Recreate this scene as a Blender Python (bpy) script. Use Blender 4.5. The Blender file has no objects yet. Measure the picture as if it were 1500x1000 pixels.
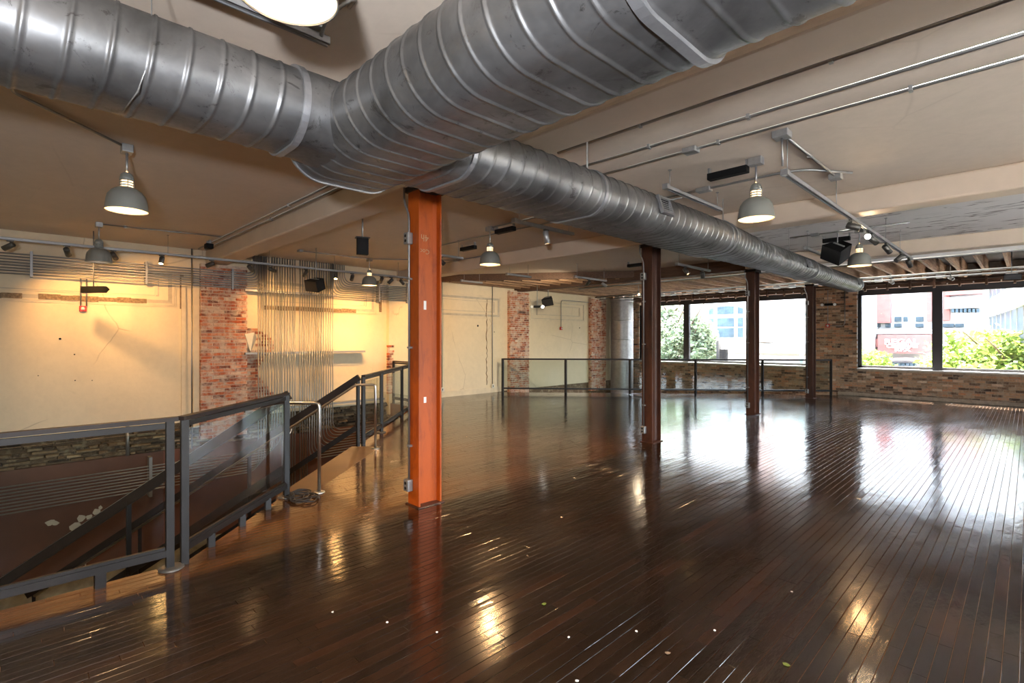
import bpy, bmesh, math, random
from mathutils import Vector, Matrix
random.seed(7)
R = math.radians
C = bpy.context.scene.collection
sc = bpy.context.scene

# ------------------------------------------------------------------ camera
F = 745.0; TH = R(45.5); CT, ST = math.cos(TH), math.sin(TH); CZ = 1.7
cd = bpy.data.cameras.new('camera'); cam = bpy.data.objects.new('camera', cd); C.objects.link(cam)
cam.location = (0, 0, CZ); cam.rotation_euler = (R(90), 0, TH)
cd.sensor_width = 36; cd.lens = 36 * F / 1500; cd.shift_y = -4 / 1500; cd.clip_start = 0.02; cd.clip_end = 300
sc.camera = cam

# ------------------------------------------------------------------ world, sun, exposure
SKY = 3.0; SUN = 60.0; EXPO = 0.7
w = bpy.data.worlds.new('sky'); sc.world = w; w.use_nodes = True
nt = w.node_tree; bg = nt.nodes['Background']
sky = nt.nodes.new('ShaderNodeTexSky'); sky.sky_type = 'NISHITA'; sky.sun_disc = False
sky.sun_elevation = R(60); sky.sun_rotation = R(10); sky.air_density = 1.0; sky.dust_density = 2.0
hs = nt.nodes.new('ShaderNodeHueSaturation'); hs.inputs['Saturation'].default_value = 0.62
nt.links.new(sky.outputs[0], hs.inputs['Color']); nt.links.new(hs.outputs[0], bg.inputs['Color'])
bg.inputs['Strength'].default_value = SKY
sl = bpy.data.lights.new('sun', 'SUN'); sl.energy = SUN; sl.angle = R(0.6); sl.color = (1, .95, .87)
so = bpy.data.objects.new('sun', sl); C.objects.link(so)
el, az = R(62), R(98)                      # light comes from beyond the window wall, high up
so.rotation_euler = Vector((math.cos(el) * math.cos(az), math.cos(el) * math.sin(az), math.sin(el))).to_track_quat('Z', 'Y').to_euler()
sc.view_settings.view_transform = 'Standard'; sc.view_settings.look = 'None'
sc.view_settings.exposure = EXPO; sc.view_settings.gamma = 1; sc.view_settings.use_curve_mapping = False
sc.cycles.max_bounces = 8; sc.cycles.diffuse_bounces = 5; sc.cycles.glossy_bounces = 4; sc.cycles.transparent_max_bounces = 16
sc.cycles.sample_clamp_indirect = 6.0; sc.cycles.caustics_reflective = False; sc.cycles.caustics_refractive = False

def portal(name, loc, rot, sx, sy):
    l = bpy.data.lights.new(name, 'AREA'); l.shape = 'RECTANGLE'; l.size = sx; l.size_y = sy; l.cycles.is_portal = True
    o = bpy.data.objects.new(name, l); C.objects.link(o); o.location = loc; o.rotation_euler = rot
portal('window_portal', (-7.9, 18.5, 1.95), (R(-90), 0, 0), 6.3, 2.3)
portal('window_portal', (-0.85, 18.5, 1.95), (R(-90), 0, 0), 5.6, 2.3)
portal('window_portal', (5.0, 8.8, 1.8), (0, R(90), 0), 2.2, 4.8)
portal('window_portal', (5.0, 4.2, 1.8), (0, R(90), 0), 2.2, 3.4)
fl = bpy.data.lights.new('photographers_flash', 'POINT'); fl.energy = 520; fl.color = (.86, .91, 1.0); fl.shadow_soft_size = .07
fo = bpy.data.objects.new('photographers_flash', fl); C.objects.link(fo); fo.location = (.3, -.5, 1.87)

# ------------------------------------------------------------------ photo-to-room helpers (measured points on known planes)
def onX(px, X):
    k = (px - 750) / F; d = X / (k * CT - ST); return d * (k * ST + CT), d
def onY(px, Y):
    k = (px - 750) / F; d = Y / (k * ST + CT); return d * (k * CT - ST), d
def zof(py, d): return CZ + (496 - py) * d / F

# ------------------------------------------------------------------ materials
def newmat(name):
    m = bpy.data.materials.new(name); m.use_nodes = True; return m, m.node_tree, m.node_tree.nodes['Principled BSDF']
def N(nt, t, **kw):
    n = nt.nodes.new(t)
    for k, v in kw.items():
        if k in n.inputs: n.inputs[k].default_value = v
        else: setattr(n, k, v)
    return n
def ramp(nt, fac, stops):
    r = nt.nodes.new('ShaderNodeValToRGB'); e = r.color_ramp.elements
    while len(e) < len(stops): e.new(0.5)
    for i, (p, c) in enumerate(stops): e[i].position = p; e[i].color = (*c, 1)
    nt.links.new(fac, r.inputs[0]); return r.outputs[0]
def mixc(nt, fac, a, b, mode='MIX'):
    m = nt.nodes.new('ShaderNodeMix'); m.data_type = 'RGBA'; m.blend_type = mode
    for s, v in ((m.inputs[0], fac), (m.inputs[6], a), (m.inputs[7], b)):
        if hasattr(v, 'is_linked'): nt.links.new(v, s)
        else: s.default_value = v if not isinstance(v, tuple) else (*v, 1)
    return m.outputs[2]
def noise(nt, scale, detail=4, vec=None, rough=.6, dist=0):
    n = N(nt, 'ShaderNodeTexNoise', Scale=scale, Detail=detail, Roughness=rough, Distortion=dist)
    if vec is not None: nt.links.new(vec, n.inputs['Vector'])
    return n.outputs['Fac']
def pos(nt, scale=(1, 1, 1), rot=(0, 0, 0)):
    g = nt.nodes.new('ShaderNodeNewGeometry'); m = nt.nodes.new('ShaderNodeMapping')
    m.inputs['Scale'].default_value = scale; m.inputs['Rotation'].default_value = rot
    nt.links.new(g.outputs['Position'], m.inputs['Vector']); return m.outputs[0]
def tintv(nt):
    a = nt.nodes.new('ShaderNodeAttribute'); a.attribute_name = 'tint'; return a.outputs['Fac']
def bump(nt, h, bs, strength=.3, dist=.01):
    b = N(nt, 'ShaderNodeBump', Strength=strength, Distance=dist); nt.links.new(h, b.inputs['Height']); nt.links.new(b.outputs[0], bs.inputs['Normal'])
def simple(name, col, rough=.5, metal=0, var=.12, vs=6, spec=.5, bmp=0):
    m, nt, b = newmat(name)
    n = noise(nt, vs, 5, pos(nt))
    lo = tuple(max(0, c * (1 - var)) for c in col); hi = tuple(min(1, c * (1 + var)) for c in col)
    nt.links.new(ramp(nt, n, [(.3, lo), (.7, hi)]), b.inputs['Base Color'])
    b.inputs['Roughness'].default_value = rough; b.inputs['Metallic'].default_value = metal; b.inputs['Specular IOR Level'].default_value = spec
    if bmp: bump(nt, n, b, bmp)
    return m
def emit(name, col, s):
    m, nt, b = newmat(name); b.inputs['Base Color'].default_value = (*col, 1)
    b.inputs['Emission Color'].default_value = (*col, 1); b.inputs['Emission Strength'].default_value = s; return m
def glassm(name, tint=(.96, .98, .97), refl=.9):
    m = bpy.data.materials.new(name); m.use_nodes = True; nt = m.node_tree; nt.nodes.clear()
    o = nt.nodes.new('ShaderNodeOutputMaterial'); t = N(nt, 'ShaderNodeBsdfTransparent', Color=(*tint, 1))
    g = N(nt, 'ShaderNodeBsdfGlossy', Roughness=.02, Color=(refl, refl, refl, 1)); f = N(nt, 'ShaderNodeFresnel', IOR=1.6)
    x = nt.nodes.new('ShaderNodeMixShader'); ge = nt.nodes.new('ShaderNodeNewGeometry'); mm = N(nt, 'ShaderNodeMath', operation='SUBTRACT'); mm.inputs[0].default_value = 1; nt.links.new(ge.outputs['Backfacing'], mm.inputs[1])
    mu = N(nt, 'ShaderNodeMath', operation='MULTIPLY'); nt.links.new(mm.outputs[0], mu.inputs[0]); nt.links.new(f.outputs[0], mu.inputs[1])
    nt.links.new(mu.outputs[0], x.inputs[0]); nt.links.new(t.outputs[0], x.inputs[1]); nt.links.new(g.outputs[0], x.inputs[2])
    nt.links.new(x.outputs[0], o.inputs[0]); return m

def plank_mat():
    m, nt, b = newmat('dark_plank'); t = tintv(nt)
    v = pos(nt, (9, .5, 1)); g1 = noise(nt, 6, 6, v, .7, .6)
    patch = noise(nt, 1.1, 5, pos(nt, (1.3, .7, 1)), .7)
    worn = noise(nt, 1.0, 3, pos(nt, (2.2, .5, 1)))
    base = ramp(nt, t, [(0, (.011, .0065, .004)), (.5, (.015, .0085, .005)), (.9, (.019, .010, .0055)), (1, (.028, .012, .006))])
    grain = ramp(nt, g1, [(.3, (.5, .5, .5)), (.7, (1.5, 1.5, 1.5))])
    c = mixc(nt, 1.0, base, grain, 'MULTIPLY')
    c2 = mixc(nt, ramp(nt, worn, [(.58, (0, 0, 0)), (.74, (.55, .55, .55))]), c, (.035, .016, .008))
    # the strip boards nearer the stair opening are worn to a lighter orange brown
    gx = nt.nodes.new('ShaderNodeNewGeometry'); sx = nt.nodes.new('ShaderNodeSeparateXYZ'); nt.links.new(gx.outputs['Position'], sx.inputs[0])
    mr = N(nt, 'ShaderNodeMapRange'); mr.inputs['From Min'].default_value = -4.15; mr.inputs['From Max'].default_value = -4.35
    nt.links.new(sx.outputs['X'], mr.inputs['Value'])
    ag = N(nt, 'ShaderNodeMath', operation='MULTIPLY'); nt.links.new(mr.outputs[0], ag.inputs[0]); nt.links.new(ramp(nt, worn, [(.35, (.1, .1, .1)), (.62, (.85, .85, .85))]), ag.inputs[1])
    my = N(nt, 'ShaderNodeMapRange'); my.inputs['From Min'].default_value = 9; my.inputs['From Max'].default_value = 4
    nt.links.new(sx.outputs['Y'], my.inputs['Value']); ag2 = N(nt, 'ShaderNodeMath', operation='MULTIPLY'); nt.links.new(ag.outputs[0], ag2.inputs[0]); nt.links.new(my.outputs[0], ag2.inputs[1])
    c3 = mixc(nt, ag2.outputs[0], c2, (.15, .06, .017))
    nt.links.new(c3, b.inputs['Base Color'])
    rr = ramp(nt, patch, [(.35, (.08, .08, .08)), (.7, (.21, .21, .21))])
    nt.links.new(rr, b.inputs['Roughness']); b.inputs['Specular IOR Level'].default_value = .5
    b.inputs['Coat Weight'].default_value = .25; b.inputs['Coat Roughness'].default_value = .12
    h = noise(nt, 5, 4, pos(nt, (1.6, .5, 1)), .55); bump(nt, h, b, .2, .02)
    return m
def brick_mat(name, stops, smear, smear_amt):
    m, nt, b = newmat(name); t = tintv(nt)
    base = ramp(nt, t, stops)
    n1 = noise(nt, 22, 5, pos(nt)); c = mixc(nt, 1, base, ramp(nt, n1, [(.3, (.75, .75, .75)), (.7, (1.2, 1.2, 1.2))]), 'MULTIPLY')
    n2 = noise(nt, 5, 6, pos(nt), .75)
    f = ramp(nt, n2, [(.62 - smear_amt * .3, (0, 0, 0)), (.72 - smear_amt * .2, (.85, .85, .85))])
    nt.links.new(mixc(nt, f, c, smear), b.inputs['Base Color']); b.inputs['Roughness'].default_value = .9
    bump(nt, n1, b, .5, .008); return m
def plaster_mat(name, col, stain, amt=.5, cracks=True, rough=.75):
    m, nt, b = newmat(name)
    n = noise(nt, 1.3, 6, pos(nt), .65, .4); n2 = noise(nt, 9, 6, pos(nt), .7)
    c = mixc(nt, 1, ramp(nt, n, [(.3, tuple(x * .93 for x in col)), (.7, col)]), ramp(nt, n2, [(.25, (.93, .93, .93)), (.6, (1, 1, 1))]), 'MULTIPLY')
    v = nt.nodes.new('ShaderNodeTexVoronoi'); v.feature = 'DISTANCE_TO_EDGE'; v.inputs['Scale'].default_value = .55
    nv = nt.nodes.new('ShaderNodeVectorMath'); nv.operation = 'ADD'; nt.links.new(pos(nt), nv.inputs[0])
    nn = N(nt, 'ShaderNodeTexNoise', Scale=2.5, Detail=5); sc_ = nt.nodes.new('ShaderNodeVectorMath'); sc_.operation = 'SCALE'; sc_.inputs['Scale'].default_value = .5
    nt.links.new(nn.outputs['Color'], sc_.inputs[0]); nt.links.new(sc_.outputs[0], nv.inputs[1]); nt.links.new(nv.outputs[0], v.inputs['Vector'])
    gate = noise(nt, .8, 2, pos(nt)); gr = ramp(nt, gate, [(.52, (0, 0, 0)), (.6, (1, 1, 1))])
    cr = ramp(nt, v.outputs['Distance'], [(.0, (1, 1, 1)), (.006, (0, 0, 0))])
    f = mixc(nt, 1, cr, gr, 'MULTIPLY')
    if cracks: c = mixc(nt, mixc(nt, 1, f, (amt, amt, amt), 'MULTIPLY'), c, stain)
    nt.links.new(c, b.inputs['Base Color']); b.inputs['Roughness'].default_value = rough; bump(nt, n, b, .25, .02); return m
def metal_duct():
    m, nt, b = newmat('galvanised_duct')
    n = noise(nt, 2.2, 5, pos(nt), .6, .5); n2 = noise(nt, 30, 3, pos(nt, (1, 1, .4)))
    c = ramp(nt, n, [(.3, (.10, .098, .095)), (.5, (.17, .168, .165)), (.7, (.26, .256, .25))])
    st = noise(nt, 5, 7, pos(nt), .8, 1.5); c = mixc(nt, ramp(nt, st, [(.37, (.8, .8, .8)), (.42, (0, 0, 0))]), c, (.06, .057, .052))
    nt.links.new(c, b.inputs['Base Color']); b.inputs['Metallic'].default_value = .72
    nt.links.new(ramp(nt, n2, [(.3, (.36, .36, .36)), (.7, (.5, .5, .5))]), b.inputs['Roughness'])
    bump(nt, n, b, .15, .02); return m
def rust_mat(name, col, dark):
    m, nt, b = newmat(name); n = noise(nt, 7, 7, pos(nt, (1, 1, .35)), .7, .6); n2 = noise(nt, 28, 5, pos(nt))
    c = ramp(nt, n, [(.3, dark), (.5, col), (.8, tuple(min(1, x * 1.15) for x in col))])
    c = mixc(nt, ramp(nt, n2, [(.68, (0, 0, 0)), (.75, (.5, .5, .5))]), c, tuple(x * .45 for x in dark))
    nt.links.new(c, b.inputs['Base Color']); b.inputs['Roughness'].default_value = .5; bump(nt, n2, b, .2, .004); return m
def wood_mat(name, a, bb, sc_=(12, .8, 12)):
    m, nt, b = newmat(name); n = noise(nt, 3, 6, pos(nt, sc_), .7, .8); t = tintv(nt)
    c = ramp(nt, n, [(.3, a), (.7, bb)]); c = mixc(nt, 1, c, ramp(nt, t, [(0, (.7, .7, .7)), (1, (1.25, 1.25, 1.25))]), 'MULTIPLY')
    nt.links.new(c, b.inputs['Base Color']); b.inputs['Roughness'].default_value = .8; bump(nt, n, b, .3, .01); return m
def ceiling_scrape():
    m, nt, b = newmat('scraped_ceiling_plaster')
    n = noise(nt, 1.7, 3, pos(nt, (.8, 4, 1), (0, 0, R(8))), .4, 1.2); g = noise(nt, .9, 2, pos(nt))
    f = mixc(nt, 1, ramp(nt, n, [(.55, (0, 0, 0)), (.575, (1, 1, 1)), (.605, (1, 1, 1)), (.63, (0, 0, 0))]), ramp(nt, g, [(.42, (0, 0, 0)), (.52, (1, 1, 1))]), 'MULTIPLY')
    c = mixc(nt, f, (.76, .73, .71), (.16, .13, .12)); nt.links.new(c, b.inputs['Base Color']); b.inputs['Roughness'].default_value = .75; return m

M = dict(
    plank=plank_mat(), sub=simple('board_joint', (.19, .08, .024), .45, var=.5, vs=3), landing=simple('landing_sheet', (.16, .085, .035), .45, var=.2, vs=2),
    brick_red=brick_mat('red_brick', [(0, (.12, .03, .015)), (.25, (.32, .07, .025)), (.6, (.48, .13, .045)), (.85, (.54, .25, .13)), (1, (.60, .47, .36))], (.60, .47, .37), .6),
    brick_tan=brick_mat('sooty_brick', [(0, (.06, .035, .025)), (.2, (.20, .11, .06)), (.55, (.42, .26, .15)), (.85, (.48, .20, .09)), (1, (.62, .48, .34))], (.38, .29, .2), .45),
    mortar=simple('mortar', (.62, .49, .38), .95, var=.25, vs=12, bmp=.4), mortar_tan=simple('tan_mortar', (.36, .27, .19), .95, var=.3, vs=9, bmp=.4),
    rubble=brick_mat('rubble_stone', [(0, (.03, .02, .012)), (.3, (.09, .06, .035)), (.7, (.19, .12, .06)), (1, (.36, .28, .17))], (.33, .26, .16), .4),
    plaster=plaster_mat('cream_plaster', (.78, .65, .45), (.34, .25, .15), .6), mould_dark=simple('greyed_moulding', (.50, .43, .33), .75, var=.2, vs=5), moulding=simple('cream_moulding', (.72, .60, .42), .7, var=.08),
    lath=simple('exposed_lath', (.25, .17, .10), .9, var=.5, vs=25), patchy=simple('pale_patch', (.68, .65, .56), .8, var=.1),
    ceil=plaster_mat('painted_ceiling', (.69, .58, .47), (.4, .32, .24), .25, rough=.6), scrape=ceiling_scrape(), beam=simple('painted_beam', (.66, .54, .42), .6, var=.06, vs=2), white=simple('white_paint', (.75, .73, .70), .55, var=.04),
    brown=simple('brown_wall_paint', (.13, .05, .026), .6, var=.15, vs=2), lower=simple('lower_wall', (.26, .25, .18), .85, var=.4, vs=4), dark=simple('dark_void', (.02, .016, .013), .9),
    duct=metal_duct(), collar=simple('duct_collar', (.32, .32, .325), .42, .7, .15, 10), galv=simple('galvanised', (.36, .36, .35), .42, .7, .12, 20), emt=simple('conduit_steel', (.30, .295, .285), .42, .75, .08, 9),
    strut=simple('strut_channel', (.33, .33, .33), .5, .5, .06), steel=simple('brushed_steel', (.62, .60, .56), .28, 1, .06, 30), rail=simple('dark_rail_paint', (.013, .011, .010), .42, 0, .15, spec=.35), railcap=simple('rail_cap', (.022, .016, .014), .5, 0, .15, spec=.3),
    orange=rust_mat('orange_oxide_paint', (.40, .07, .002), (.22, .03, .003)), backlit_oxide=rust_mat('backlit_oxide_paint', (.065, .022, .010), (.022, .009, .006)), char=simple('soot', (.015, .01, .008), .8),  # the brown copy puts the backlit shade of the farther columns into their paint
    shade=simple('grey_green_enamel', (.24, .245, .22), .45, .2, .05), shade_in=simple('shade_inner', (.85, .78, .62), .4, var=.02), black=simple('black_plastic', (.005, .005, .005), .6, var=.2, spec=.2), head=simple('bronze_grey_enamel', (.10, .095, .085), .4, .5, .06),
    red=simple('red_plastic', (.5, .03, .02), .4, var=.05), lens=simple('white_lens', (.8, .8, .78), .2, var=.02), frame=simple('dark_window_frame', (.03, .027, .028), .4, .2, .05), cardboard=simple('pale_box', (.7, .68, .6), .7),
    glass=glassm('window_glass', (.97, .98, .98), .6), railglass=glassm('rail_glass', (.86, .90, .89), 1.0),
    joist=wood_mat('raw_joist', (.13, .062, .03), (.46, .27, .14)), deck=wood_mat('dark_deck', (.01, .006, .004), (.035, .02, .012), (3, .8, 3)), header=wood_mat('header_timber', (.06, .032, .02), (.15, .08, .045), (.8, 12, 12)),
    bulb=emit('lamp_bulb', (1, .76, .42), 17), lenslit=emit('lit_lens', (1, .62, .25), 16), lenswhite=emit('lit_white_lens', (1, .95, .85), 9),
    chalk=simple('chalk', (.42, .24, .14), .9), sticker=simple('white_sticker', (.85, .84, .8), .5, var=.02), rubber=simple('black_cable', (.015, .015, .016), .45),
    stone=simple('white_stone', (.60, .57, .52), .8, var=.08, vs=.6), stone2=simple('pale_brick_facade', (.46, .34, .29), .8, var=.12, vs=1.5), fbrick=simple('facade_red_brick', (.36, .15, .13), .8, var=.12, vs=2), cornice=simple('grey_stone_band', (.27, .25, .22), .8, var=.12, vs=1), extwhite=simple('facade_white', (.66, .66, .65), .7, var=.03),
    extglass=simple('facade_glass', (.05, .08, .10), .3, 0, .4, 2, spec=.2), asphalt=simple('pale_paving', (.42, .41, .39), .9), leafy=None, bark=simple('bark', (.12, .085, .06), .9), lampgreen=simple('lamp_post_green', (.12, .2, .2), .5),
    sun_baffle=simple('sun_baffle_metal', (.2, .2, .2), .6))
def leaf_mat(name, a, b_):
    m, nt, b = newmat(name); t = tintv(nt); nt.links.new(ramp(nt, t, [(0, a), (1, b_)]), b.inputs['Base Color'])
    b.inputs['Roughness'].default_value = .6; b.inputs['Transmission Weight'].default_value = 0
    tr = N(nt, 'ShaderNodeBsdfTranslucent'); nt.links.new(b.inputs['Base Color'].links[0].from_socket, tr.inputs['Color'])
    mx = N(nt, 'ShaderNodeMixShader'); mx.inputs[0].default_value = .45; out = nt.nodes['Material Output']
    nt.links.new(b.outputs[0], mx.inputs[1]); nt.links.new(tr.outputs[0], mx.inputs[2]); nt.links.new(mx.outputs[0], out.inputs[0]); return m
M['leafg'] = leaf_mat('green_leaves', (.08, .15, .02), (.36, .44, .09)); M['leafd'] = leaf_mat('grey_green_leaves', (.07, .12, .055), (.30, .35, .23))

# ------------------------------------------------------------------ mesh builder
class MB:
    def __init__(s): s.v = []; s.f = []; s.t = []; s.sm = []
    def add(s, vs, fs, tint=.5, smooth=False):
        n = len(s.v); s.v += [tuple(v) for v in vs]
        for f in fs: s.f.append([i + n for i in f]); s.t.append(tint); s.sm.append(smooth)
        return s
    def box(s, a, b, tint=.5, bev=0):
        x0, y0, z0 = a; x1, y1, z1 = b
        if bev:
            c = ((x0 + x1) / 2, (y0 + y1) / 2, (z0 + z1) / 2); return s.obox(c, (abs(x1 - x0), abs(y1 - y0), abs(z1 - z0)), Matrix.Identity(3), tint, bev)
        return s.add([(x0, y0, z0), (x1, y0, z0), (x1, y1, z0), (x0, y1, z0), (x0, y0, z1), (x1, y0, z1), (x1, y1, z1), (x0, y1, z1)],
                     [(0, 3, 2, 1), (4, 5, 6, 7), (0, 1, 5, 4), (1, 2, 6, 5), (2, 3, 7, 6), (3, 0, 4, 7)], tint)
    def obox(s, c, size, rot, tint=.5, bev=0):
        bm = bmesh.new(); bmesh.ops.create_cube(bm, size=1)
        for v in bm.verts: v.co = Vector((v.co.x * size[0], v.co.y * size[1], v.co.z * size[2]))
        if bev: bmesh.ops.bevel(bm, geom=list(bm.edges), offset=bev, segments=2, profile=.5, affect='EDGES')
        M3 = rot; c = Vector(c)
        vs = [c + M3 @ v.co for v in bm.verts]; bm.verts.index_update(); fs = [[v.index for v in f.verts] for f in bm.faces]; bm.free()
        return s.add(vs, fs, tint)
    def bar(s, a, b, wdt, hgt, up=(0, 0, 1), tint=.5, bev=0):
        a, b = Vector(a), Vector(b); d = (b - a); L = d.length; d.normalize(); up = Vector(up)
        x = d.cross(up); x = x.normalized() if x.length > 1e-5 else Vector((1, 0, 0)); z = x.cross(d)
        rot = Matrix((x, d, z)).transposed(); return s.obox((a + b) / 2, (wdt, L, hgt), rot, tint, bev)
    def tube(s, pts, r, n=8, tint=.5, cap=True, smooth=True):
        pts = [Vector(p) for p in pts]; rs = r if isinstance(r, (list, tuple)) else [r] * len(pts)
        vs = []; fs = []; prev = None
        for i, p in enumerate(pts):
            d = (pts[min(i + 1, len(pts) - 1)] - pts[max(i - 1, 0)]).normalized()
            if prev is None: u = d.orthogonal().normalized()
            else: u = (prev - d * prev.dot(d)); u = u.normalized() if u.length > 1e-6 else d.orthogonal().normalized()
            prev = u; v = d.cross(u)
            for k in range(n): a = 2 * math.pi * k / n; vs.append(p + (u * math.cos(a) + v * math.sin(a)) * rs[i])
        for i in range(len(pts) - 1):
            for k in range(n): fs.append((i * n + k, i * n + (k + 1) % n, (i + 1) * n + (k + 1) % n, (i + 1) * n + k))
        s.add(vs, fs, tint, smooth)
        if cap: b0 = len(s.v) - len(vs); s.f.append([b0 + k for k in range(n)][::-1]); s.t.append(tint); s.sm.append(False); s.f.append([len(s.v) - n + k for k in range(n)]); s.t.append(tint); s.sm.append(False)
        return s
    def lathe(s, c, prof, n=28, axis=(0, 0, 1), tint=.5, smooth=True):
        ax = Vector(axis).normalized(); u = ax.orthogonal().normalized(); v = ax.cross(u); c = Vector(c); vs = []; fs = []
        for (r, z) in prof:
            for k in range(n): a = 2 * math.pi * k / n; vs.append(c + ax * z + (u * math.cos(a) + v * math.sin(a)) * r)
        for i in range(len(prof) - 1):
            for k in range(n): fs.append((i * n + k, i * n + (k + 1) % n, (i + 1) * n + (k + 1) % n, (i + 1) * n + k))
        return s.add(vs, fs, tint, smooth)
    def prism(s, poly, z0, z1, tint=.5):
        n = len(poly); vs = [(x, y, z0) for x, y in poly] + [(x, y, z1) for x, y in poly]
        return s.add(vs, [list(range(n))[::-1], list(range(n, 2 * n))] + [(i, (i + 1) % n, n + (i + 1) % n, n + i) for i in range(n)], tint)
    def build(s, name, mat, parent=None, fix=False):
        me = bpy.data.meshes.new(name); off = wloc(parent) if parent else Vector((0, 0, 0))
        me.from_pydata([tuple(Vector(v) - off) for v in s.v], [], s.f)
        a = me.attributes.new('tint', 'FLOAT', 'FACE'); a.data.foreach_set('value', s.t)
        me.polygons.foreach_set('use_smooth', s.sm); me.materials.append(M[mat] if isinstance(mat, str) else mat)
        if fix:
            bm = bmesh.new(); bm.from_mesh(me); bmesh.ops.recalc_face_normals(bm, faces=bm.faces); bm.to_mesh(me); bm.free()
        o = bpy.data.objects.new(name, me); C.objects.link(o)
        if parent: o.parent = parent
        return o
def wloc(o):
    v = Vector((0, 0, 0))
    while o: v += o.location; o = o.parent
    return v
def tag(o, label=None, cat=None, group=None, kind=None):
    if label: o['label'] = label
    if cat: o['category'] = cat
    if group: o['group'] = group
    if kind: o['kind'] = kind
    return o
def thing(name, loc, label, cat, group=None):
    o = bpy.data.objects.new(name, None); o.empty_display_size = .1; C.objects.link(o); o.location = loc; return tag(o, label, cat, group)
def struct(name, mb, mat): return tag(mb.build(name, mat), kind='structure')
def sroot(name, loc=(0, 0, 0)):
    o = bpy.data.objects.new(name, None); C.objects.link(o); o.location = loc; o['kind'] = 'structure'; return o
def fillet(pts, r, n=5):
    pts = [Vector(p) for p in pts]; out = [pts[0]]
    for i in range(1, len(pts) - 1):
        p = pts[i]; a = (pts[i - 1] - p); b = (pts[i + 1] - p); rr = min(r, a.length * .49, b.length * .49); a.normalize(); b.normalize()
        if abs(a.dot(b)) > .999: out.append(p); continue
        for k in range(n + 1):
            t = k / n; q = (p + a * rr) * (1 - t) ** 2 + p * 2 * t * (1 - t) + (p + b * rr) * t ** 2; out.append(q)
    out.append(pts[-1]); return out
def B(*a, **k): return MB().box(*a, **k)
def text(name, st_, size, mat, parent, loc, rotm, ext=.002, sx=1, off=0):
    cu = bpy.data.curves.new(name, 'FONT'); cu.body = st_; cu.size = size; cu.extrude = ext; cu.align_x = 'CENTER'; cu.align_y = 'CENTER'; cu.offset = off; cu.resolution_u = 3
    t = bpy.data.objects.new('tmp', cu); C.objects.link(t); dg = bpy.context.evaluated_depsgraph_get(); dg.update()
    me = bpy.data.meshes.new_from_object(t.evaluated_get(dg)); bpy.data.objects.remove(t); me.name = name
    me.transform(rotm.to_4x4() @ Matrix.Diagonal((sx, 1, 1, 1))); me.materials.clear(); me.materials.append(M[mat])
    o = bpy.data.objects.new(name, me); C.objects.link(o); o.parent = parent; o.location = Vector(loc) - wloc(parent); return o

# ================================================================== STRUCTURE
XL, YW, XR, YB = -11.95, 18.0, 4.8, -5.0; HC = 3.52; LOW = -3.6
DG = 3.58            # floor edge of the stair opening runs along X + Y = -DG
FX = lambda x: 11.1 + .88 * (x + 11.7) + .08     # floor edge in front of the window corner
floor = sroot('floor')
outline = [(XR, YB), (XR, YW), (-3.9, YW), (XL, FX(XL)), (XL, 7.12), (-10.7, 7.12), (-4.51, .93), (-4.51, YB)]
sub = MB().prism(outline, -.33, -.006).build('subfloor', 'sub', floor, True)
W = .064; planks = []
x = -11.94; row = 0
while x < XR - .05:
    x1 = x + W - .0034; xm = x + W / 2
    def y0f(xx):
        return YB if xx > -4.50 else (max(-DG - xx + .01, .93) if xx > -10.69 else 7.13)
    y1f = lambda xx: YW - .01 if xx > -3.95 else min(YW - .01, FX(xx) - .01)
    y = YB + random.random() * .9 if xm > -4.5 else y0f(xm) - .8 * random.random()
    base_y0 = y0f(xm); y = base_y0 - random.random() * .5
    yend = y1f(xm)
    while y < yend:
        L = random.choice((.35, .5, .65, .8, 1.0, 1.25)) * random.uniform(.9, 1.1); ya, yb = y + .0012, y + L - .0012; y += L
        if yb < base_y0 + .05 or ya > yend - .03: continue
        fa = ya < base_y0; fb = yb > yend
        cor = [(x, y0f(x) if fa else ya), (x1, y0f(x1) if fa else ya), (x1, y1f(x1) if fb else yb), (x, y1f(x) if fb else yb)]
        if cor[3][1] - cor[0][1] < .02 or cor[2][1] - cor[1][1] < .02: continue
        planks.append((cor, random.random()))
    x += W; row += 1
def plank_geo(mb, cor, t):
    b = .0012; dz = random.uniform(-.0006, .0006); tx = random.uniform(-.0002, .0002); ty = random.uniform(-.0005, .0005)
    (ax, ay), (bx, by), (cx_, cy), (dx, dy) = cor
    top = [(ax + b, ay + b, dz - tx - ty), (bx - b, by + b, dz + tx - ty), (cx_ - b, cy - b, dz + tx + ty), (dx + b, dy - b, dz - tx + ty)]
    low = [(ax, ay, -.007), (bx, by, -.007), (cx_, cy, -.007), (dx, dy, -.007)]
    mid = [(ax, ay, dz - .0012), (bx, by, dz - .0012), (cx_, cy, dz - .0012), (dx, dy, dz - .0012)]
    fs = [(0, 1, 2, 3)] + [(4 + i, 4 + (i + 1) % 4, (i + 1) % 4, i) for i in range(4)] + [(8 + i, 8 + (i + 1) % 4, 4 + (i + 1) % 4, 4 + i) for i in range(4)]
    mb.add(top + mid + low, fs, t)
def pscore(p):
    c = p[0]; mx = sum(q[0] for q in c) / 4; my = sum(q[1] for q in c) / 4; d = -mx * ST + my * CT; r = mx * CT + my * ST
    if d < 1.9 or abs(r / d) > 1.05: return 99 + abs(d)
    return d - .4 * min(1, c[3][1] - c[0][1])
planks.sort(key=pscore)
for cor, t in planks[:300]:
    mb = MB(); plank_geo(mb, cor, t); mb.build('floor_board', 'plank', floor)
mb = MB()
for cor, t in planks[300:]: plank_geo(mb, cor, t)
tag(mb.build('floor_boards', 'plank', floor), kind='stuff')
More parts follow.
